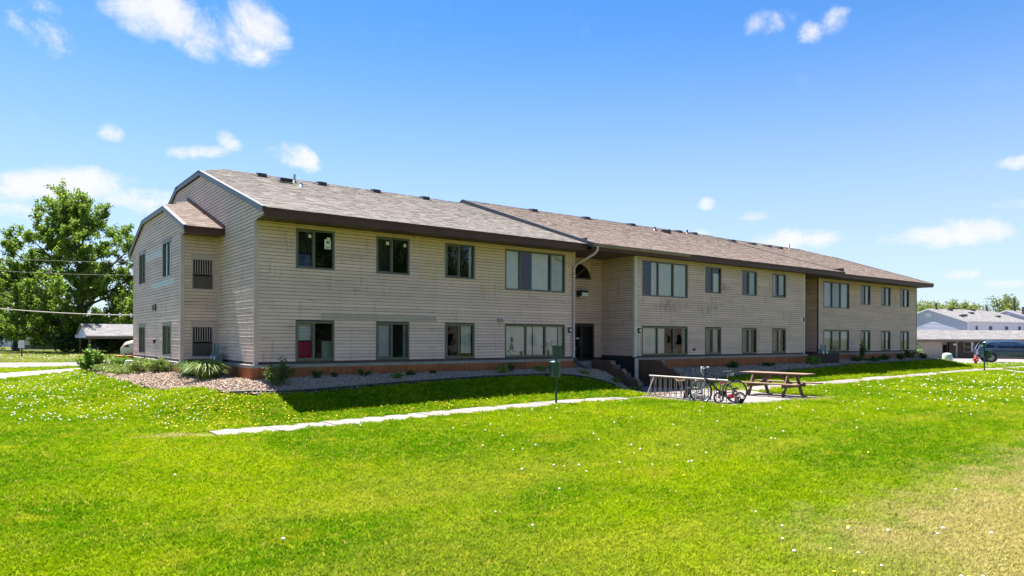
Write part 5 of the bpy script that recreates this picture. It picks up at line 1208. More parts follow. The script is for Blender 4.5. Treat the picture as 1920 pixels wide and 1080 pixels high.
def shrub(name, label, cat, loc, rx, ry, h, n, leaf, mat, seed, group=None, upright=.3):
    rng = np.random.default_rng(seed); t = thing(name, label, cat, loc, group); m = MB(); C = []
    ns = max(5, int(14 * (rx + ry)))
    for i in range(ns):
        a = rng.uniform(0, 6.28); q = math.sqrt(rng.random()); e = np.array([rx * q * math.cos(a), ry * q * math.sin(a), h * (1 - .45 * q * q) * rng.uniform(.75, 1.05)])
        b = e * np.array([.25, .25, 0]); mid = (b + e) / 2 + np.array([0, 0, h * .12])
        m.tube([np.array(loc) + b, np.array(loc) + mid, np.array(loc) + e], [.012, .008, .004], 4, cap=False)
        for s in np.linspace(.3, 1.0, 6): C.append(b * (1 - s) ** 2 + 2 * mid * s * (1 - s) + e * s * s)
    m.build('stem', M_STEM, t); C = np.array(C); idx = rng.integers(0, len(C), n); P = C[idx] + rng.normal(size=(n, 3)) * np.array([rx * .13, ry * .13, h * .08]); P[:, 2] = np.maximum(P[:, 2], .02)
    fast_mesh('foliage', leaf_quads(P, leaf, rng) + np.array(loc), 4, mat, t, np.clip(rng.normal(.5, .28, n), 0, 1)); return t
def strap_clump(name, label, loc, r, h, n, mat, seed, group=None, w=.012):
    rng = np.random.default_rng(seed); t = thing(name, label, 'ornamental grass', loc, group); V, T = [], []
    for i in range(n):
        a = rng.uniform(0, 6.28); q = r * rng.uniform(.15, 1.15); hh = h * rng.uniform(.6, 1.1) * (1 - .25 * q / r); b = rng.uniform(0, .16, 1)[0] * r * 2; d = np.array([math.cos(a), math.sin(a), 0]); s = np.array([-d[1], d[0], 0]) * w * rng.uniform(.6, 1.2)
        P = [d * b, d * (b + (q - b) * .35) + [0, 0, hh * .75], d * (b + (q - b) * .72) + [0, 0, hh], d * q * 1.1 + [0, 0, hh * rng.uniform(.45, .95)]]; ws = (1, .95, .7, .08)
        tn = min(1, max(0, rng.normal(.5, .3)))
        for k in range(3): V += [P[k] - s * ws[k], P[k] + s * ws[k], P[k + 1] + s * ws[k + 1], P[k + 1] - s * ws[k + 1]]; T.append(tn)
    fast_mesh('foliage', np.array(V) + np.array(loc), 4, mat, t, T)
    m = MB(); m.lathe([(r * .2, -.02), (r * .16, .06), (.0, .09)], loc, 10); m.build('root_crown', M_STEM, t); return t
g = lambda x, y, dz=.03: (x, y, tz(x, y) + dz)
shrub('shrub', 'bright green upright young shrub at the left end of the mulch bed', 'shrub', g(-2.72, 10.9), .42, .42, .88, 1500, .11, L_SHRUB, 1)
strap_clump('ornamental_grass', 'arching sunlit ornamental grass clump in front of the gas meter', g(-.85, 1.55), .78, .60, 620, L_GRASS, 2, w=.015)
strap_clump('ornamental_grass', 'darker ornamental grass clump in the shade under the lower louvre of the bay', g(-.98, 3.0), .6, .52, 380, L_GRASSD, 3)
strap_clump('ornamental_grass', 'straw tinted ornamental grass clump by the far corner of the bay near the covered boat', g(-1.9, 13.2), .75, .62, 420, L_GRASS, 4)
for i, (x, y, r_, h, lab) in enumerate(((-1.75, 9.6, .42, .52, 'rounded leafy shrub beside the white vent pipe'), (-1.65, 7.6, .5, .4, 'low spreading shrub in front of the white crawl space vent'), (-1.75, 5.9, .62, .5, 'pale green bushy perennial below the right bay window'), (-2.2, 8.6, .75, .25, 'low pale ground hugging plant by the white vent pipe'), (-1.55, 4.7, .45, .45, 'pale green perennial at the corner of the bay skirting'), (-2.2, 6.6, .6, .2, 'flat pale ground cover in front of the pale green bushy perennial'), (-2.3, 10.2, .6, .26, 'flat pale ground cover beside the bright upright young shrub'))):
    shrub('shrub', lab, 'shrub', g(x, y), r_, r_, h, 1100, .085, L_SHRUB if i < 1 else L_OLV, 20 + i, 'shrubs along the bay')
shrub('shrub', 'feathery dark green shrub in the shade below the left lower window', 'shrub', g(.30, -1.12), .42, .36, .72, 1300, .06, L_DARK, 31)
for i, (x, y, r_, h, lab) in enumerate(((1.6, -.55, .22, .26, 'small dark weed by the skirting under the magenta curtain'), (3.1, -.5, .2, .28, 'small dark weed by the skirting between the two left lower windows'), (2.2, -.45, .14, .14, 'tiny weed by the skirting right of the magenta curtain window'), (3.95, -1.05, .2, .26, 'yellow flowering plant in the mulch under the lavender curtain'), (4.6, -.6, .2, .18, 'small dark weed against the skirting past the yellow flowering plant'), (5.5, -.5, .16, .15, 'tiny weed against the skirting under the third lower window'),
    (8.1, -.75, .32, .34, 'round green perennial under the left end of the wide lower window'), (8.65, -.6, .2, .42, 'thin upright weed beside the round green perennial'), (9.9, -.8, .36, .32, 'leafy green perennial just left of the pet waste station'), (11.45, -1.35, .22, .2, 'small yellow green plant near the drain hose'), (12.6, -1.75, .2, .22, 'yellow dandelion clump at the foot of the timber step wall'), (12.75, -2.5, .18, .2, 'small dandelion plant by the end of the timber step wall'))):
    shrub('garden_plant', lab, 'plant', g(x, y), r_, r_, h, 260, .06, L_DARK if 'dark' in lab or 'thin' in lab or 'tiny' in lab else L_SHRUB, 40 + i, 'small plants in the mulch bed')
for i, (x, y, r_, h, lab) in enumerate(((26.9, -1.5, .45, .5, 'round bright shrub in front of the recess between the right wings'), (20.5, -1.3, .3, .3, 'small shaded plant behind the picnic table'), (23.4, -1.25, .3, .26, 'small shaded plant right of the picnic table'), (32.4, -.9, .4, .32, 'low shaded plant under the wide window of the far wing'), (33.9, -1.0, .45, .3, 'second low shaded plant from the left under the far wing'), (35.6, -.9, .4, .36, 'shaded plant under the second narrow window of the far wing'), (37.6, -.9, .35, .44, 'taller shaded plant under the third narrow window of the far wing'), (39.3, -.8, .4, .62, 'upright shaded plant near the right corner of the far wing'), (40.7, -.9, .35, .42, 'spiky shaded plant nearest the right corner of the far wing'), (33.6, -.55, .28, 1.15, 'tall thin sapling between the wide and the first narrow far window'))):
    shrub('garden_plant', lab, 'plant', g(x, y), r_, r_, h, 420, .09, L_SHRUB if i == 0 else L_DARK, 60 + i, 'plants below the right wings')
strap_clump('ornamental_grass', 'sunlit straw coloured ornamental grass past the right end of the building', g(44.6, 1.3), .8, 1.0, 300, L_GRASS, 5, w=.02)
shrub('shrub', 'yellow flowering low shrub past the right end of the building', 'shrub', g(45.6, 1.6), .7, .6, .6, 700, .12, mat_leaf('leaf_yellow', (.10, .16, .02), (.62, .45, .02)), 77)
shrub('shrub', 'small dark leafy sapling in front of the garage past the right end of the building', 'shrub', g(48.0, 2.6), .5, .5, 1.5, 500, .16, L_DARK, 78)
# window plants stand on the sill inside the wide lower window
M_POT = pm('pot', (.10, .10, .09), (.07, .07, .065), 5, .7); L_IND = mat_leaf('leaf_indoor', (.04, .09, .015), (.13, .20, .03), trans=.2)
def pot_plant(label, x, kind, seed):
    z = LB + .05; t = thing('potted_plant', label, 'potted plant', (x, .1, z), 'potted plants in the wide lower window'); m = MB(); m.lathe([(.0, 0), (.06, 0), (.085, .15), (.075, .155), (0, .14)], (x, .1, z), 12); m.build('pot', M_WHITE if kind == 'spike' else M_POT, t)
    rng = np.random.default_rng(seed); V, T = [], []
    if kind == 'spike':
        n = 120; q = rng.random(n); C = np.stack([rng.normal(size=n) * .09 * (1.05 - q), rng.normal(size=n) * .04, .12 + q * .52], 1); V = leaf_quads(C, .09, rng)
    elif kind == 'thin':
        for a, l in ((1.57, .52), (.6, .2), (2.4, .26), (.2, .24), (1.2, .2)):
            d = np.array([math.cos(a), 0, math.sin(a)]); s = np.array([-d[2], 0, d[0]]) * .008; o_ = np.array([0, 0, .14]); V += [o_ - s, o_ + s, o_ + d * l + s * .3, o_ + d * l - s * .3]
    else:
        n = 90; C = np.stack([rng.normal(size=n) * .16, rng.normal(size=n) * .04, .15 + rng.random(n) * .36], 1); V = leaf_quads(C, .12, rng, asp=.4)
    V = np.array(V); fast_mesh('foliage', V + np.array((x, .1, z)), 4, L_IND, t, rng.random(len(V) // 4))
pot_plant('pointed bushy potted plant at the left of the wide lower window', 9.15, 'spike', 1); pot_plant('potted plant with one tall thin stem in the wide lower window', 9.6, 'thin', 2); pot_plant('leafy potted plant in the right pane of the wide lower window', 10.9, 'leafy', 3)

# ------------------------------------------------------------------ trees
leader_tree('maple_tree', 'big spreading maple tree left of the building beyond the street', (at(153, 79).x, at(153, 79).y, -1.0), 16.4, 20.0, 125000, .255, L_MAPLE, 14, .5, nlimb=46, lean=-.03)
leader_tree('maple_tree', 'smaller tree with a dark trunk left of the big maple near the white house', (at(30, 84).x, at(30, 84).y, -1.0), 9.8, 9.5, 26000, .26, L_MAPLE, 5, .3, low=.36, nlimb=24)
leader_tree('maple_tree', 'leafy tree at the left edge of the picture in front of the far houses', (at(-45, 92).x, at(-45, 92).y, -1.0), 13, 12, 26000, .29, L_MAPLE, 8, .36, low=.2, nlimb=26)
def far_tree(px, d, H, W, n, mat, seed, label, bark=None, **k):
    r = pix_ray(px, CY); f = r * (d / (r.x * math.sin(YAW) + r.y * math.cos(YAW))); x, y = CAM.x + f.x, CAM.y + f.y
    return tree('background_tree', label, (x, y, -1.2), H * 1.1, W * 1.1, int(n * 1.7), .42, mat, seed, levels=4, first=4, kids=(3, 3), sigma=.045, bark=bark or M_BARKG, trunk_r=.3, group='trees behind the blue grey townhouses', **k)
far_tree(1722, 165, 10.0, 9, 7000, L_FAR, 21, 'pale green tree rising just right of the building end')
far_tree(1752, 170, 9.6, 8.5, 6500, L_FAR, 22, 'pale green tree behind the peak of the townhouse gable')
far_tree(1785, 160, 9.6, 8, 6500, L_FAR, 23, 'pale green tree behind the left slope vents of the townhouse roof')
far_tree(1808, 168, 9.8, 8, 6500, L_FAR, 24, 'pale green tree tallest in the row over the townhouse roof')
far_tree(1838, 172, 8.0, 7, 5000, L_FAR, 25, 'low yellow green tree behind the tall vent pipes of the townhouse')
far_tree(1882, 165, 11.4, 9, 3000, L_BUD, 26, 'thinly leaved tall tree over the second townhouse', spread=.55)
far_tree(1905, 175, 11.0, 8, 3000, L_BUD, 27, 'thinly leaved tree at the right edge over the second townhouse', spread=.55)
far_tree(1866, 170, 7.4, 7, 4500, L_FAR, 28, 'rounded low tree left of the thinly leaved tall tree')
far_tree(1935, 160, 10, 9, 6000, L_FAR, 29, 'bright yellow green tree cut by the right edge of the picture')
for i, (x, y, r_, h, lab) in enumerate(((4.6, 63.6, 2.4, 3.0, 'dark dense bush under the left limbs of the big maple'), (8.2, 60.5, 2.6, 2.6, 'dark dense bush in the shade under the carport roof'), (10.8, 61.5, 2.4, 3.0, 'dark dense bush behind the covered boat'))):
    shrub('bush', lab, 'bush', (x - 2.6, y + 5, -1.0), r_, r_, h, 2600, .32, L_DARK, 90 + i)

# ------------------------------------------------------------------ neighbouring buildings
M_GREYSH = mat_shingle('shingle_pale', ((.16, .155, .155), (.205, .20, .20), (.25, .245, .24))); M_REDSH = pm('shingle_red_brown', (.22, .12, .09), (.17, .09, .07), 2, .9, .4)
M_BLUESID = pm('siding_blue', (.44, .45, .55), (.40, .41, .50), .6, .6); M_LTSID = pm('siding_light', (.74, .68, .76), (.68, .62, .70), .6, .6); M_WSID = pm('siding_white', (.86, .80, .88), (.80, .74, .82), .5, .6); M_GOLIVE = pm('wall_olive_grey', (.26, .225, .22), (.22, .19, .19), .5, .7); M_BEIGE = pm('door_beige', (.48, .38, .31), (.43, .345, .28), .5, .6)
M_FASB = pm('fascia_beige', (.42, .35, .28), (.36, .30, .24), 1, .6); M_FASO = pm('fascia_olive', (.15, .115, .075), (.12, .09, .06), 1, .6)
def plank_wall(parent, name, fr, a0, a1, z0, z1, ops, mat, e=.2):
    w = sheet_wall(name, fr, a0, a1, z0, z1, ops, mat, parent); n = int((z1 - z0) / e)
    m = MB()
    for k in range(n):
        zb = z0 + k * e; iv = [(a0, a1)]
        for o in ops:
            if o[2] < zb + e / 2 < o[3]: iv = [x for (l, r) in iv for x in ((l, min(r, o[0])), (max(l, o[1]), r)) if x[1] - x[0] > .01]
        for l, r in iv: m.hexa([fr.p(l, 0, zb), fr.p(r, 0, zb), fr.p(r, .02, zb), fr.p(l, .02, zb), fr.p(l, 0, zb + e), fr.p(r, 0, zb + e), fr.p(r, .004, zb + e), fr.p(l, .004, zb + e)])
    m.build('siding_boards', mat, w, 'stuff'); return w
def far_window(parent, fr, a0, a1, z0, z1, split=True, mat=None):
    m = MB(); f = .07
    for (x0, x1, q0, q1) in ((a0, a1, z0, z0 + f), (a0, a1, z1 - f, z1), (a0, a0 + f, z0 + f, z1 - f), (a1 - f, a1, z0 + f, z1 - f)): fr.bx(m, x0, x1, -.05, .04, q0, q1)
    if split: fr.bx(m, a0 + f, a1 - f, -.04, .03, (z0 + z1) / 2 - .04, (z0 + z1) / 2 + .04)
    w = m.build('window', mat or M_WHITE, parent); p = MB(); p.add([fr.p(a0 + f, -.02, z0 + f), fr.p(a1 - f, -.02, z0 + f), fr.p(a1 - f, -.02, z1 - f), fr.p(a0 + f, -.02, z1 - f)], [(0, 1, 2, 3)]); p.build('pane', M_GLASS, w)
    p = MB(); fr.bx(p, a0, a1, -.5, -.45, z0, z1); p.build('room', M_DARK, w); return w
def plane_shingles(parent, P0, run, up, nr, L, H, mat, ex=.2, tabw=.5):
    """tabs on a tilted rectangle: P0 corner, run and up unit vectors, nr normal"""
    V, C = [], []; P0, run, up, nr = (np.array(x) for x in (P0, run, up, nr))
    for r in range(int(H / ex) + 1):
        x = -random.random() * tabw
        while x < L:
            w = tabw * random.choice((.6, 1, 1.3)); a, b = max(x, 0), min(x + w, L); x += w
            if b - a < .02: continue
            s0, s1 = r * ex, min((r + 1) * ex + .04, H); l = random.uniform(.008, .02)
            B, T = P0 + up * s0, P0 + up * s1; p = [B + run * a, B + run * b, B + run * b + nr * l, B + run * a + nr * l, T + run * a + nr * .001, T + run * b + nr * .001]
            t = min(1, max(0, random.gauss(.5, .28)))
            for f in ((0, 1, 2, 3), (3, 2, 5, 4)): V += [p[i] for i in f]; C.append(t)
    o = fast_mesh('shingles', np.array(V), 4, mat, parent, C); o['kind'] = 'stuff'
def gabled(parent, O, D, N, L, W, ze, rise, mat_r, oh=.4, ohg=.3, fas=None, th=.18, ex=.2):
    """gable roof over a box: O front-left corner, D along the ridge, N outward of the front eave, W depth"""
    O, D, N = Vector(O), Vector(D), Vector(N); m = MB(); s = rise / (W / 2); A = O - D * ohg; B = O + D * (L + ohg); up = Vector((0, 0, 1))
    e1 = lambda p: p + N * oh + up * (ze - s * oh); r = lambda p: p - N * W / 2 + up * (ze + rise); e2 = lambda p: p - N * (W + oh) + up * (ze - s * oh)
    for f in ((e1, r), (e2, r)): m.hexa([f[0](A) - up * th, f[0](B) - up * th, f[1](B) - up * th, f[1](A) - up * th, f[0](A), f[0](B), f[1](B), f[1](A)])
    rf = m.build('roof', fas or M_FASB, parent)
    run = D; uv = (r(A) - e1(A)); H = uv.length; uv.normalize(); nr = run.cross(uv); nr = nr if nr.z > 0 else -nr
    plane_shingles(rf, e1(A) + nr * .004, run, uv, nr, L + 2 * ohg, H, mat_r, ex)
    uv2 = (r(A) - e2(A)).normalized(); n2 = run.cross(uv2); n2 = n2 if n2.z > 0 else -n2; q = MB(); q.hexa([e2(A) + n2 * .004, e2(B) + n2 * .004, r(B) + n2 * .004, r(A) + n2 * .004] + [x + n2 * .012 for x in (e2(A) + n2 * .004, e2(B) + n2 * .004, r(B) + n2 * .004, r(A) + n2 * .004)]); q.build('rear_slope', M_DECK, rf)
    return rf
def gable_end(parent, O, D, N, W, ze, rise, mat, flip=1):
    O, D, N = Vector(O), Vector(D), Vector(N); up = Vector((0, 0, 1)); m = MB(); m.prism([O + up * ze, O - N * W + up * ze, O - N * W / 2 + up * (ze + rise - .1)], D * .04 * flip); return m.build('gable_wall', mat, parent)

# grey-blue townhouses beyond the garages
def townhouses():
    cor = at(1813, 110); a = R(32); ph = math.atan((1813 - 960) / FPX); F2 = RV * math.sin(ph) + FV * math.cos(ph); R2 = RV * math.cos(ph) - FV * math.sin(ph); G = -R2 * math.cos(a) + F2 * math.sin(a); Fd = R2 * math.sin(a) + F2 * math.cos(a)      # gable wall runs along G, front wall along Fd
    Ng, Nf = -Fd, -G; base = -1.6
    def unit(O, L, label, wins, hd):
        W = 12.6; t = thing('townhouse', label, 'townhouse', (O.x, O.y, base)); ze, rise = 3.75, 2.1
        O = Vector((O.x, O.y, 0)); frf = Fr(O, Fd, Nf); frg = Fr(O, G, Ng)
        ops = [w for w in wins]
        plank_wall(t, 'front_wall', frf, 0, L, base, ze, ops, M_LTSID, .22); plank_wall(t, 'side_wall', frg, 0, W, base, ze, [], M_BLUESID, .22)
        gable_end(t, O, Fd, Nf, W, ze, rise, M_BLUESID, 1); gable_end(t, O + Fd * L, Fd, Nf, W, ze, rise, M_BLUESID, -1)
        m = MB(); m.hexa([O + Fd * L + Vector((0, 0, base)), O + Fd * (L - .1) + Vector((0, 0, base)), O + Fd * (L - .1) + G * W + Vector((0, 0, base)), O + Fd * L + G * W + Vector((0, 0, base))] + [p + Vector((0, 0, ze)) for p in (O + Fd * L, O + Fd * (L - .1), O + Fd * (L - .1) + G * W, O + Fd * L + G * W)]); m.hexa([O + G * W + Vector((0, 0, base)), O + G * (W - .1) + Vector((0, 0, base)), O + Fd * L + G * (W - .1) + Vector((0, 0, base)), O + Fd * L + G * W + Vector((0, 0, base))] + [p + Vector((0, 0, ze)) for p in (O + G * W, O + G * (W - .1), O + Fd * L + G * (W - .1), O + Fd * L + G * W)]); m.build('rear_wall', M_BLUESID, t)
        for w in wins: far_window(t, frf, *w)
        rf = gabled(t, O, Fd, Nf, L, W, ze, rise, M_GREYSH, .35, .25, M_WHITE, .16, .28)
        m = MB(); frg.bx(m, W / 2 - .5, W / 2 + .5, .0, .05, ze + .7, ze + 1.4); m.build('gable_vent', M_SHEER, t)
        m = MB(); m.tube([frf.p(.05, .25, ze - .25), frf.p(.05, .1, ze - .5), frf.p(.1, .08, base)], .08, 8); m.build('downspout', M_WHITE, t)
        s = rise / (W / 2)
        for k, (al, dd, h) in enumerate(hd):
            p = O + Fd * al - Nf * dd + Vector((0, 0, ze + s * min(dd, W - dd))); m = MB()
            if h > .5: m.tube([p - Vector((0, 0, .1)), p + Vector((0, 0, h))], .16, 8); m.lathe([(.3, 0), (.2, .25)], p, 8); m.build('flue', M_VENT, t)
            else: m.beam(p - Fd * .35 + Vector((0, 0, .12)), p + Fd * .35 + Vector((0, 0, .12)), .6, .24); m.build('roof_vent', M_VENT, t)
    unit(cor, 16.5, 'blue grey townhouse with a gable facing the viewer behind the garage roof', [(2.0, 2.8, .9, 3.0), (5.4, 6.5, .3, 3.0), (9.6, 10.7, .3, 3.0), (13.3, 14.1, .9, 3.0)], [(1.5, 6.0, 1.0), (4.5, 5.6, .3), (11, 5.9, .3), (15, 6.0, .9), (7.5, 4.0, .3), (3.5, 2.6, .3), (12, 2.4, .3), (2.2, 2.2, .3)])
    unit(cor + Fd * 16.8 + Nf * 2.6, 18, 'second blue grey townhouse farther right, stepped forward from the first', [(2.0, 2.8, .9, 3.0), (5.4, 6.5, .3, 3.0), (9.6, 10.7, .3, 3.0), (13.3, 14.1, .9, 3.0)], [(1.2, 5.8, 2.2), (-.0 + .4, 4.0, 1.2), (4.5, 5.6, .3), (10, 5.8, .3), (5, 2.6, .8), (13, 6, .9), (8, 3.5, .3)])
townhouses()
def garage_right():
    O = at(1690, 70); t = thing('garage_row', 'long low garage and carport with a pale grey shingle roof right of the building', 'garage', (O.x, O.y, -1.25)); b = -1.25
    O = Vector((O.x, O.y, 0)); fr = Fr(O, RV, -FV); L = 26.0; ze = .93
    gabled(t, O, RV, -FV, L, 6.4, ze, .84, M_GREYSH, .45, .3, M_FASB, .1, .17)
    m = MB(); fr.bx(m, -.3, L + .3, .40, .43, ze - .36, ze - .19); m.build('fascia', M_FASO, t)
    plank_wall(t, 'front_wall', fr, 0, 3.72, b, ze - .2, [], M_BEIGE, .36); m = MB(); fr.bx(m, 3.72, 4.05, -.3, .02, b, ze - .2); fr.bx(m, 0, 3.72, .02, .05, ze - .34, ze - .22); m.build('door_frame', M_FASB, t)
    fb = Fr(O + FV * 3.4, RV, -FV); W_ = [(8.4, 9.5, -.55, .55), (11.4, 12.6, -.55, .55), (17.5, 18.6, -.55, .55)]
    plank_wall(t, 'rear_wall', fb, 4.0, L, b, ze - .15, W_ + [(6.0, 6.85, b, .62)], M_GOLIVE, .2)
    for w in W_: far_window(t, fb, *w)
    m = MB(); fb.bx(m, 5.9, 6.0, -.05, .06, b, .7); fb.bx(m, 6.85, 6.95, -.05, .06, b, .7); fb.bx(m, 6.0, 6.85, -.03, .02, b, .62); dr = m.build('door', M_WHITE, t); m = MB(); fb.bx(m, 6.2, 6.65, .02, .03, -.75, .25); m.build('pane', M_DARK, dr)
    for a in (5.5, 10.4, 15.3, 20.2, 25.8):
        m = MB(); fr.bx(m, a - .07, a + .07, -.1, .04, b, ze - .2); m.build('post', M_FASB, t)
    m = MB(); fr.bx(m, 4.72, 4.84, -.2, .1, b, .4); fr.bx(m, 4.6, 4.95, -.1, .35, .38, .5); lp = m.build('lamp_post', M_BRONZE, t); m = MB(); m.lathe([(0, 0), (.13, .05), (.13, .17), (0, .22)], fr.p(5.1, .3, .18), 10); m.build('lamp', M_LENS, lp)
    m = MB(); fr.bx(m, -.1, 0, -6.4, 0, b, ze - .1); fr.bx(m, L, L + .1, -6.4, 0, b, ze - .1); fr.bx(m, 0, 3.7, -6.4, -6.3, b, ze - .1); m.build('end_wall', M_GOLIVE, t)
    gable_end(t, O, RV, -FV, 6.4, ze - .1, .82, M_WSID, 1)
garage_right()
def carport_left(RV=RV * math.cos(R(40)) + FV * math.sin(R(40)), FV=FV * math.cos(R(40)) - RV * math.sin(R(40))):
    O = at(166, 68); t = thing('carport', 'low carport with a white gable and grey shingle roof in the shade of the maple', 'carport', (O.x, O.y, -1)); O = Vector((O.x, O.y, 0)); fr = Fr(O, RV, -FV); L = 22
    gabled(t, O, RV, -FV, L, 5.6, 1.06, 1.05, M_GREYSH, .4, .25, M_FASB, .1, .18); gable_end(t, O + RV * -.1, RV, -FV, 5.6, .95, 1.1, M_WSID, 1)
    m = MB(); fr.bx(m, -.3, L, .36, .40, .62, .83); m.build('fascia', M_FASO, t); m = MB(); fr.bx(m, -.27, -.2, -5.9, .36, .70, 1.0); m.build('gable_fascia', M_WSID, t)
    for a in (.1, 5.0, 9.9, 14.8, 19.7):
        m = MB(); fr.bx(m, a - .08, a + .08, -.16, .0, -1.05, .8); fr.bx(m, a - .08, a + .08, -5.5, -5.34, -1.05, .8); m.build('post', M_FASO, t)
    m = MB(); fr.bx(m, 5.9, 22, -5.6, -5.5, -1.05, .9); m.build('rear_wall', M_GOLIVE, t)
carport_left()
def house_left():
    O = at(22, 100); t = thing('house', 'white house with a brown roof and grey foundation half hidden by the trees', 'house', (O.x, O.y, -1)); O = Vector((O.x, O.y, 0)); fr = Fr(O, RV, -FV); L = 5.3
    plank_wall(t, 'front_wall', fr, 0, L, -.35, 1.55, [], M_WSID, .2); m = MB(); fr.bx(m, 0, L, -.1, .02, -1.1, -.35); m.build('foundation', M_GOLIVE, t)
    gabled(t, O, RV, -FV, L, 8, 1.6, 2.2, M_SHB, .5, .4, M_FASB, .14, .3); m = MB(); fr.bx(m, L, L + .1, -8, 0, -1.1, 1.5); fr.bx(m, -.1, 0, -8, 0, -1.1, 1.5); fr.bx(m, L - .6, L + .4, .0, .5, -1.1, 1.35); m.build('side_wall', M_FASO, t)
    P = at(97, 104); t2 = thing('house', 'light blue grey two storey house behind the big maple trunk', 'house', (P.x, P.y, -1)); P = Vector((P.x, P.y, 0)); fr = Fr(P, RV, -FV)
    W_ = [(1.2, 2.1, -.2, 1.0)]; plank_wall(t2, 'front_wall', fr, 0, 7.5, -1.1, 2.6, W_, M_LTSID, .22); far_window(t2, fr, *W_[0]); m = MB(); fr.bx(m, 0, .14, .0, .05, -1.1, 2.6); fr.bx(m, 2.6, 3.5, .0, .06, -1.1, .9); m.build('door', M_WHITE, t2)
    gabled(t2, P, RV, -FV, 7.5, 8, 2.6, 1.8, M_GREYSH, .4, .3, M_WHITE, .14, .3); m = MB(); fr.bx(m, 7.5, 7.6, -8, 0, -1.1, 2.5); fr.bx(m, -.1, 0, -8, 0, -1.1, 2.5); m.build('side_wall', M_LTSID, t2)
    Q = at(-70, 125); t3 = thing('house', 'distant pale house at the left edge beyond the leafy tree', 'house', (Q.x, Q.y, -1)); Q = Vector((Q.x, Q.y, 0)); fr = Fr(Q, RV, -FV); W_ = [(3, 4.2, .2, 1.4), (6, 7.2, .2, 1.4)]
    plank_wall(t3, 'front_wall', fr, 0, 9, -1.1, 1.9, W_, M_WSID, .22); [far_window(t3, fr, *w) for w in W_]; gabled(t3, Q, RV, -FV, 9, 8, 1.9, 2.0, M_SHB, .4, .3, M_FASB, .14, .3); m = MB(); fr.bx(m, 9, 9.1, -8, 0, -1.1, 1.8); m.build('side_wall', M_WSID, t3)
house_left()

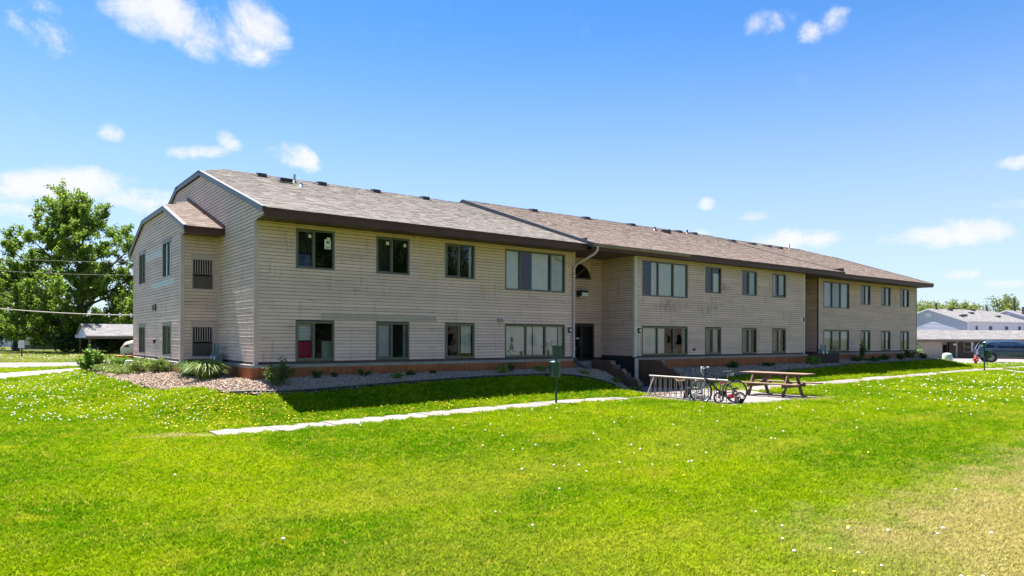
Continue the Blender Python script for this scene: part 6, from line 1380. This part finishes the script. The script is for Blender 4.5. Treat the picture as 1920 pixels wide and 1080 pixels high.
# ------------------------------------------------------------------ vehicles, sign, wires on the far sides
def mat_paint(name, c):
    m, t, b = new_mat(name); b.inputs['Base Color'].default_value = (*c, 1); b.inputs['Roughness'].default_value = .28; b.inputs['Metallic'].default_value = .35; b.inputs['Coat Weight'].default_value = .8; b.inputs['Coat Roughness'].default_value = .04
    t.put(b.inputs['Base Color'], t.mix(t.step(.35, .7, t.noise(t.obj(), 1.3, 4)), c, tuple(x * .85 for x in c))); return m
M_CAR = mat_paint('car_paint_blue', (.045, .075, .135)); M_TINT = pm('tinted_glass', (.008, .010, .014), None, 2, .06, spec=.8); M_TAIL = pm('tail_lamp', (.35, .02, .015), None, 3, .2); M_CLAD = pm('car_cladding', (.03, .03, .032), None, 3, .6)
def suv(loc, yaw):
    t = thing('parked_car', 'dark blue sport utility car parked at the right edge of the picture', 'car', (0, 0, 0))
    st = [(0.0, .62, 1.02, .80), (.06, .42, 1.10, .88), (.16, .34, 1.36, .92), (.34, .33, 1.62, .94), (.60, .32, 1.735, .95), (1.2, .31, 1.775, .955), (1.9, .30, 1.785, .96), (2.6, .30, 1.765, .96), (3.1, .30, 1.66, .96), (3.55, .30, 1.36, .955), (3.9, .30, 1.16, .95), (4.5, .31, 1.08, .93), (4.85, .34, .98, .88), (4.98, .45, .80, .80)]
    V, nr = [], 15
    for x, zb, zr, w in st:
        belt = min(1.06, zr - .03); hi = max(zr - belt, .02); k = min(1, hi / .65)
        half = [(0, zb), (w * .86, zb), (w * .97, zb + .09), (w, min(.75, (zb + belt) / 2)), (w * .985, belt), (w * (1 - .13 * k), belt + hi * .62), (w * (1 - .24 * k), belt + hi * .93), (w * .45, zr)]
        V += [(x, -y, z) for y, z in half[::-1]] + [(x, y, z) for y, z in half[1:]]
    m = MB(); n = len(st); F = [(i * nr + j, i * nr + j + 1, (i + 1) * nr + j + 1, (i + 1) * nr + j) for i in range(n - 1) for j in range(nr - 1)]
    F += [(i * nr, (i + 1) * nr, (i + 1) * nr + nr - 1, i * nr + nr - 1) for i in range(n - 1)] if False else []
    m.add(V, F + [tuple(range(nr))[::-1], tuple(range((n - 1) * nr, n * nr))], True); m.build('body', M_CAR, t)
    for s in (-1, 1):
        def gp(x, z, o=.012):
            i = max(k for k in range(n - 1) if st[k][0] <= x); q = (x - st[i][0]) / (st[i + 1][0] - st[i][0]); w = st[i][3] + q * (st[i + 1][3] - st[i][3]); zr = st[i][2] + q * (st[i + 1][2] - st[i][2]); belt = min(1.06, zr - .03); hi = max(zr - belt, .02); k = min(1, hi / .65); f = (z - belt) / hi
            y = w * .985 + (w * (1 - .13 * k) - w * .985) * min(f / .62, 1) if f < .62 else w * (1 - .13 * k) - w * .11 * k * (f - .62) / .31
            return Vector((x, s * (y + o), z))
        for name, pts in (('rear_quarter_window', [(.44, 1.15), (1.02, 1.13), (1.22, 1.6), (.82, 1.58), (.60, 1.40)]), ('rear_door_window', [(1.30, 1.12), (2.2, 1.11), (2.2, 1.63), (1.50, 1.62)]), ('front_door_window', [(2.28, 1.11), (3.25, 1.1), (3.0, 1.42), (2.75, 1.58), (2.28, 1.62)])):
            m = MB(); c = Vector(); P = [gp(x, z) for x, z in pts]; m.poly(P if s < 0 else P[::-1]); m.build(name, M_TINT, t)
        m = MB(); m.tube([gp(.4, 1.10, .016), gp(1.2, 1.085, .016), gp(2.2, 1.08, .016), gp(3.3, 1.07, .016)], .011, 5); m.build('window_trim', M_ALU, t)
        m = MB(); m.beam((1.22, s * .955, .36), (3.3, s * .955, .36), .05, .12); m.build('sill', M_CLAD, t); m = MB(); m.beam((1.25, s * .985, .43), (3.3, s * .985, .43), .02, .03); m.build('chrome_strip', M_ALU, t)
        for x in (1.45, 2.35):
            m = MB(); m.beam((x + .04, s * .985, .98), (x + .24, s * .985, .98), .03, .03); m.build('door_handle', M_CAR, t)
        for x in (1.3, 2.24, 3.25):
            m = MB(); m.tube([gp(x, 1.05, .0) + Vector((0, 0, 0)), (x, s * .965, .75), (x, s * .95, .45)], .006, 4); m.build('door_gap', M_CLAD, t)
        m = MB(); m.hexa([(.02, s * .62, .98), (.42, s * .93, 1.0), (.42, s * .95, 1.0), (.0, s * .70, .98), (.10, s * .66, 1.16), (.42, s * .90, 1.12), (.42, s * .955, 1.12), (.08, s * .74, 1.16)]); m.build('tail_light', M_TAIL, t)
        for x in (.86, 3.95):
            m = MB(); m.lathe([(.44, .0), (.44, .06), (.40, .062), (.0, .062)], (x, s * .905, .40), 24, 'Y'); m.v = [(a, (b - s * .905) * s + s * .905, c) for a, b, c in m.v]; m.build('wheel_arch', M_CLAD, t)
            m = MB(); m.lathe([(.25, -.11), (.355, -.10), (.375, -.05), (.375, .05), (.355, .1), (.25, .11)], (x, s * .875, .375), 28, 'Y'); wh = m.build('wheel', M_RUBBER, t)
            m = MB(); m.lathe([(.26, .10), (.245, .115), (.235, .06)], (x, s * .875, .375), 28, 'Y'); m.lathe([(.06, .06), (.06, .11), (0, .115)], (x, s * .875, .375), 12, 'Y')
            for k in range(10):
                a = 2 * math.pi * k / 10; m.beam((x + .04 * math.cos(a), s * .875 + .1, .375 + .04 * math.sin(a)), (x + .245 * math.cos(a), s * .875 + .105, .375 + .245 * math.sin(a)), .045, .025, (0, 1, 0))
            m.v = [(a, (b - s * .875) * s + s * .875, c) for a, b, c in m.v]; m.build('rim', M_ALU, wh)
    m = MB(); m.hexa([(-.03, -.8, .42), (.2, -.9, .36), (.2, .9, .36), (-.03, .8, .42), (-.05, -.8, .62), (.16, -.93, .62), (.16, .93, .62), (-.05, .8, .62)]); m.build('rear_bumper', M_CLAD, t)
    m = MB(); m.poly([(.165, -.68, 1.12), (.165, .68, 1.12), (.47, .60, 1.60), (.47, -.60, 1.60)]); m.v = [(x - .03, y, z) for x, y, z in m.v]; m.build('rear_window', M_TINT, t)
    m = MB(); m.poly([(3.72, -.74, 1.17), (3.72, .74, 1.17), (3.2, .62, 1.6), (3.2, -.62, 1.6)]); m.v = [(x + .03, y, z + .03) for x, y, z in m.v]; m.build('windscreen', M_TINT, t)
    for s in (-1, 1):
        m = MB(); m.tube([(.7, s * .62, 1.75), (.75, s * .62, 1.80), (2.6, s * .62, 1.81), (2.7, s * .62, 1.77)], .02, 6); m.build('roof_rail', M_CLAD, t)
    t.location = loc; t.rotation_euler = (0, 0, yaw); return t
_w = at(1858, 56); _a = -YAW - R(24); suv((_w.x - math.cos(_a) * .86 - math.sin(_a) * .9, _w.y - math.sin(_a) * .86 + math.cos(_a) * .9, tz(_w.x, _w.y) + .02), _a)
M_COVER = pm('boat_cover', (.55, .42, .33), (.48, .36, .28), 3, .8); M_HULL = pm('boat_hull', (.66, .62, .56), (.60, .56, .50), 2, .5)
def boat():
    O = at(214, 64); t = thing('covered_boat', 'pale boat under a tan cover parked behind the left end of the building', 'boat', (O.x, O.y, -1.0)); prof = [(0, .35, .05), (.15, .9, .45), (.6, 1.35, .75), (1.6, 1.62, .95), (3, 1.7, 1.05), (5, 1.7, 1.1), (6, 1.55, 1.05)]
    def loft(f, name, mat):
        V = []; k = 9
        for x, top, w in prof:
            for y, z in f(top, w): p = Vector((O.x, O.y, 0)) + RV * x + FV * (y + 1.2); V.append((p.x, p.y, z - 1.0))
        m = MB(); m.add(V, [(i * k + j, i * k + j + 1, (i + 1) * k + j + 1, (i + 1) * k + j) for i in range(len(prof) - 1) for j in range(k - 1)] + [tuple(range(k))[::-1], tuple(range((len(prof) - 1) * k, len(prof) * k))], True); return m.build(name, mat, t)
    loft(lambda h, w: [(-w, h * .72), (-w * .98, h * .8), (-w * .7, h * .93), (-w * .3, h * 1.0), (0, h * 1.02), (w * .3, h), (w * .7, h * .93), (w * .98, h * .8), (w, h * .72)], 'cover', M_COVER)
    loft(lambda h, w: [(-w, h * .73), (-w, h * .5), (-w * .9, h * .25), (-w * .5, .14), (0, .1), (w * .5, .14), (w * .9, h * .25), (w, h * .5), (w, h * .73)], 'hull', M_HULL)
    m = MB(); p = Vector((O.x, O.y, 0)) + RV * .8 + FV * .25; m.prism([p + RV * -.1 + Vector((0, 0, -.12)), p + RV * .5 + Vector((0, 0, -.12)), p + RV * .3 + Vector((0, 0, .1)), p + RV * .15 + Vector((0, 0, .02))], FV * -.03); m.build('cover_tear', M_DARK, t)
boat()
def road_sign():
    p = at(41, 58.2, -1.0); t = thing('road_sign', 'small white road sign on a thin dark post by the street', 'sign', p); m = MB(); m.box(p.x - .05, p.y - .05, -1.1, p.x + .05, p.y + .05, .55); m.build('post', M_BRONZE, t)
    m = MB(); q = p - FV * .07; m.hexa([q - RV * .27 + Vector((0, 0, .85 + k)) for k in (0,)] + [q + RV * .27 + Vector((0, 0, .85)), q + RV * .27 + FV * .02 + Vector((0, 0, .85)), q - RV * .27 + FV * .02 + Vector((0, 0, .85))] + [q - RV * .22 + Vector((0, 0, 1.5)), q + RV * .22 + Vector((0, 0, 1.5)), q + RV * .22 + FV * .02 + Vector((0, 0, 1.5)), q - RV * .22 + FV * .02 + Vector((0, 0, 1.5))]); o = m.build('panel', M_WHITE, t)
    m = MB(); q = p - FV * .085; m.beam(q + RV * -.05 + Vector((0, 0, 1.3)), q + RV * .08 + Vector((0, 0, 1.1)), .05, .01, tuple(FV)); m.build('symbol', M_SHEER, o)
road_sign()
M_WIRE = pm('wire', (.34, .30, .25), None, 3, .6)
def wires():
    def pt(x, y, d):
        r = pix_ray(x, y); k = d / (r.x * math.sin(YAW) + r.y * math.cos(YAW)); return CAM + r * k
    for k, (ya, yb, d, r, lab) in enumerate(((571, 587.5, 46, .035, 'thick pale power cable crossing in front of the big maple'), (480, 486, 50, .008, 'thin upper wire seen through the maple crown'), (503, 511, 50, .007, 'thin middle wire seen through the maple crown'))):
        a, b = pt(-160, ya - 10, d), pt(330, yb + 3, d + 6); t = thing('power_line', lab, 'power line', a); n = 24
        m = MB(); m.tube([a.lerp(b, i / n) - Vector((0, 0, .35 * 4 * (i / n) * (1 - i / n))) for i in range(n + 1)], r, 5); m.build('cable', M_WIRE, t)
        if k == 0:
            for q in (.33, .72, .765, .81):
                c = a.lerp(b, q) - Vector((0, 0, .35 * 4 * q * (1 - q))); m = MB(); m.lathe([(0, -.16), (.06, -.12), (.06, .1), (0, .14)], c, 8); m.build('clamp', M_WHITE, t)
wires()

# ------------------------------------------------------------------ dandelions in the lawn
M_PUFF = pm('dandelion_seed', (.86, .82, .70), (.74, .70, .58), 9, .9); M_YEL = pm('dandelion_yellow', (.80, .58, .015), (.70, .46, .01), 9, .7)
def flowers(name, label, spots, mat, puff):
    V, F = [], []
    for x, y, s in spots:
        z = tz(x, y); h = random.uniform(.05, .13) if puff else random.uniform(.05, .09); c = np.array((x, y, z + h)); b = len(V); k = 6
        if puff:
            V += [c + (0, 0, s)] + [c + (s * math.cos(6.283 * i / k) * .95, s * math.sin(6.283 * i / k) * .95, s * .35) for i in range(k)] + [c + (s * math.cos(6.283 * (i + .5) / k) * .85, s * math.sin(6.283 * (i + .5) / k) * .85, -s * .5) for i in range(k)] + [c - (0, 0, s)]
            F += [(b, b + 1 + i, b + 1 + (i + 1) % k) for i in range(k)] + [(b + 1 + i, b + 1 + k + i, b + 1 + (i + 1) % k) for i in range(k)] + [(b + 1 + (i + 1) % k, b + 1 + k + i, b + 1 + k + (i + 1) % k) for i in range(k)] + [(b + 2 * k + 1, b + 1 + k + (i + 1) % k, b + 1 + k + i) for i in range(k)]
        else:
            tx, ty = random.uniform(-.3, .3), random.uniform(-.3, .3)
            V += [c + (0, 0, .004)] + [c + (s * math.cos(6.283 * i / 8), s * math.sin(6.283 * i / 8), s * (math.cos(6.283 * i / 8) * tx + math.sin(6.283 * i / 8) * ty) + .005 * (i % 2)) for i in range(8)]
            F += [(b, b + 1 + i, b + 1 + (i + 1) % 8) for i in range(8)]
    me = bpy.data.meshes.new(name); me.from_pydata([tuple(v) for v in V], [], F); me.materials.append(mat); o = bpy.data.objects.new(name, me); link(o); tag(o, label, 'flowers', kind='stuff')
def spots(n, x0, x1, y0, y1, s0, s1, clump=0):
    out = []; c = [(random.uniform(x0, x1), random.uniform(y0, y1)) for _ in range(max(1, n // 9))]
    while len(out) < n:
        if clump and random.random() < clump: a = random.choice(c); x, y = a[0] + random.gauss(0, .45), a[1] + random.gauss(0, .45)
        else: x, y = random.uniform(x0, x1), random.uniform(y0, y1)
        if not not_lawn(np.array([x]), np.array([y]))[0]: out.append((x, y, random.uniform(s0, s1)))
    return out
P1 = spots(380, -5.6, -2.4, -1.5, 14, .014, .026, .3) + spots(110, -3.2, -1.2, -3.2, 2, .011, .018, .4) + spots(420, 17, 40, -14.5, -6.2, .016, .033, .55) + spots(40, 12, 20, -14, -8.5, .012, .022, .3) + spots(260, 44, 57, -7, .6, .02, .036, .5) + spots(26, -6.5, 4, -18, -9, .013, .02, .3) + spots(45, 0, 12, -13, -6, .014, .023) + spots(12, -.5, 6, -18, -15.5, .013, .02, .4) + spots(420, -14, 2, 43, 62, .03, .055, .3)
flowers('dandelion_puffs', 'white dandelion seed heads dotted over the lawn', P1, M_PUFF, True)
P2 = spots(330, -3.0, .8, -4.2, -1.2, .013, .021, .55) + spots(170, .6, 7, -4.2, -1.9, .012, .02, .7) + spots(60, -5, -2.2, -1, 5, .016, .026, .4) + spots(50, -2.4, 5, -4.25, -3.6, .014, .022) + spots(60, 18, 32, -13, -6, .02, .034, .5) + spots(16, 0, 8, -17.5, -13, .014, .022, .5) + spots(20, 16, 22, -8, -5.4, .018, .028, .5)
flowers('dandelion_flowers', 'yellow dandelion flowers in the grass along the left wing', P2, M_YEL, False)

# ------------------------------------------------------------------ what the windows reflect: the other side of the green
M_OPP = pm('siding_opposite', (.27, .22, .19), (.23, .19, .165), .6, .7)
def opposite():
    O = Vector((112, -46, 0)); D, N = Vector((-1, 0, 0)), Vector((0, 1, 0)); fr = Fr(O, D, N); t = thing('apartment_building', 'brown apartment building opposite, seen only as a reflection in the windows', 'apartment building', (112, -46, -1.3))
    W_ = [(2 + 4.2 * i, 3.4 + 4.2 * i, z, z + 1.2) for i in range(21) for z in (.1, 2.9)]
    plank_wall(t, 'front_wall', fr, 0, 92, -1.3, 4.6, W_, M_OPP, .2)
    for w in W_: far_window(t, fr, *w, split=False, mat=M_FRAME)
    gabled(t, O, D, N, 92, 14, 4.6, 2.4, M_SHB, .6, .3, M_FASCIA, .2, .4); gable_end(t, O, D, N, 14, 4.5, 2.3, M_OPP, 1); gable_end(t, O + D * 92, D, N, 14, 4.5, 2.3, M_OPP, -1)
    m = MB(); fr.bx(m, -.1, 0, -14, 0, -1.3, 4.5); fr.bx(m, 92, 92.1, -14, 0, -1.3, 4.5); m.build('end_wall', M_OPP, t)
opposite()
tr = tree('green_tree', 'broad tree across the green behind the viewer, mirrored in the upper windows', (20, -41, -1.3), 15, 13, 9000, .45, L_DARK, 33, levels=4, first=5, kids=(3, 3), sigma=.06, trunk_r=.4, base_gap=1.5, group='trees across the green')
for i, (x, y, sc, lab) in enumerate(((9, -44, 1.05, 'second tree across the green, left of the broad tree'), (27, -40, .95, 'tree across the green right of the broad tree'), (38, -64, .72, 'low tree behind the left part of the opposite roof'), (52, -66, .8, 'low tree behind the middle of the opposite roof'), (-4, -50, .9, 'tree across the green at its far left end'))): copy_tree(tr, (x, y, -1.3), i * 1.3, lab, None, sc)
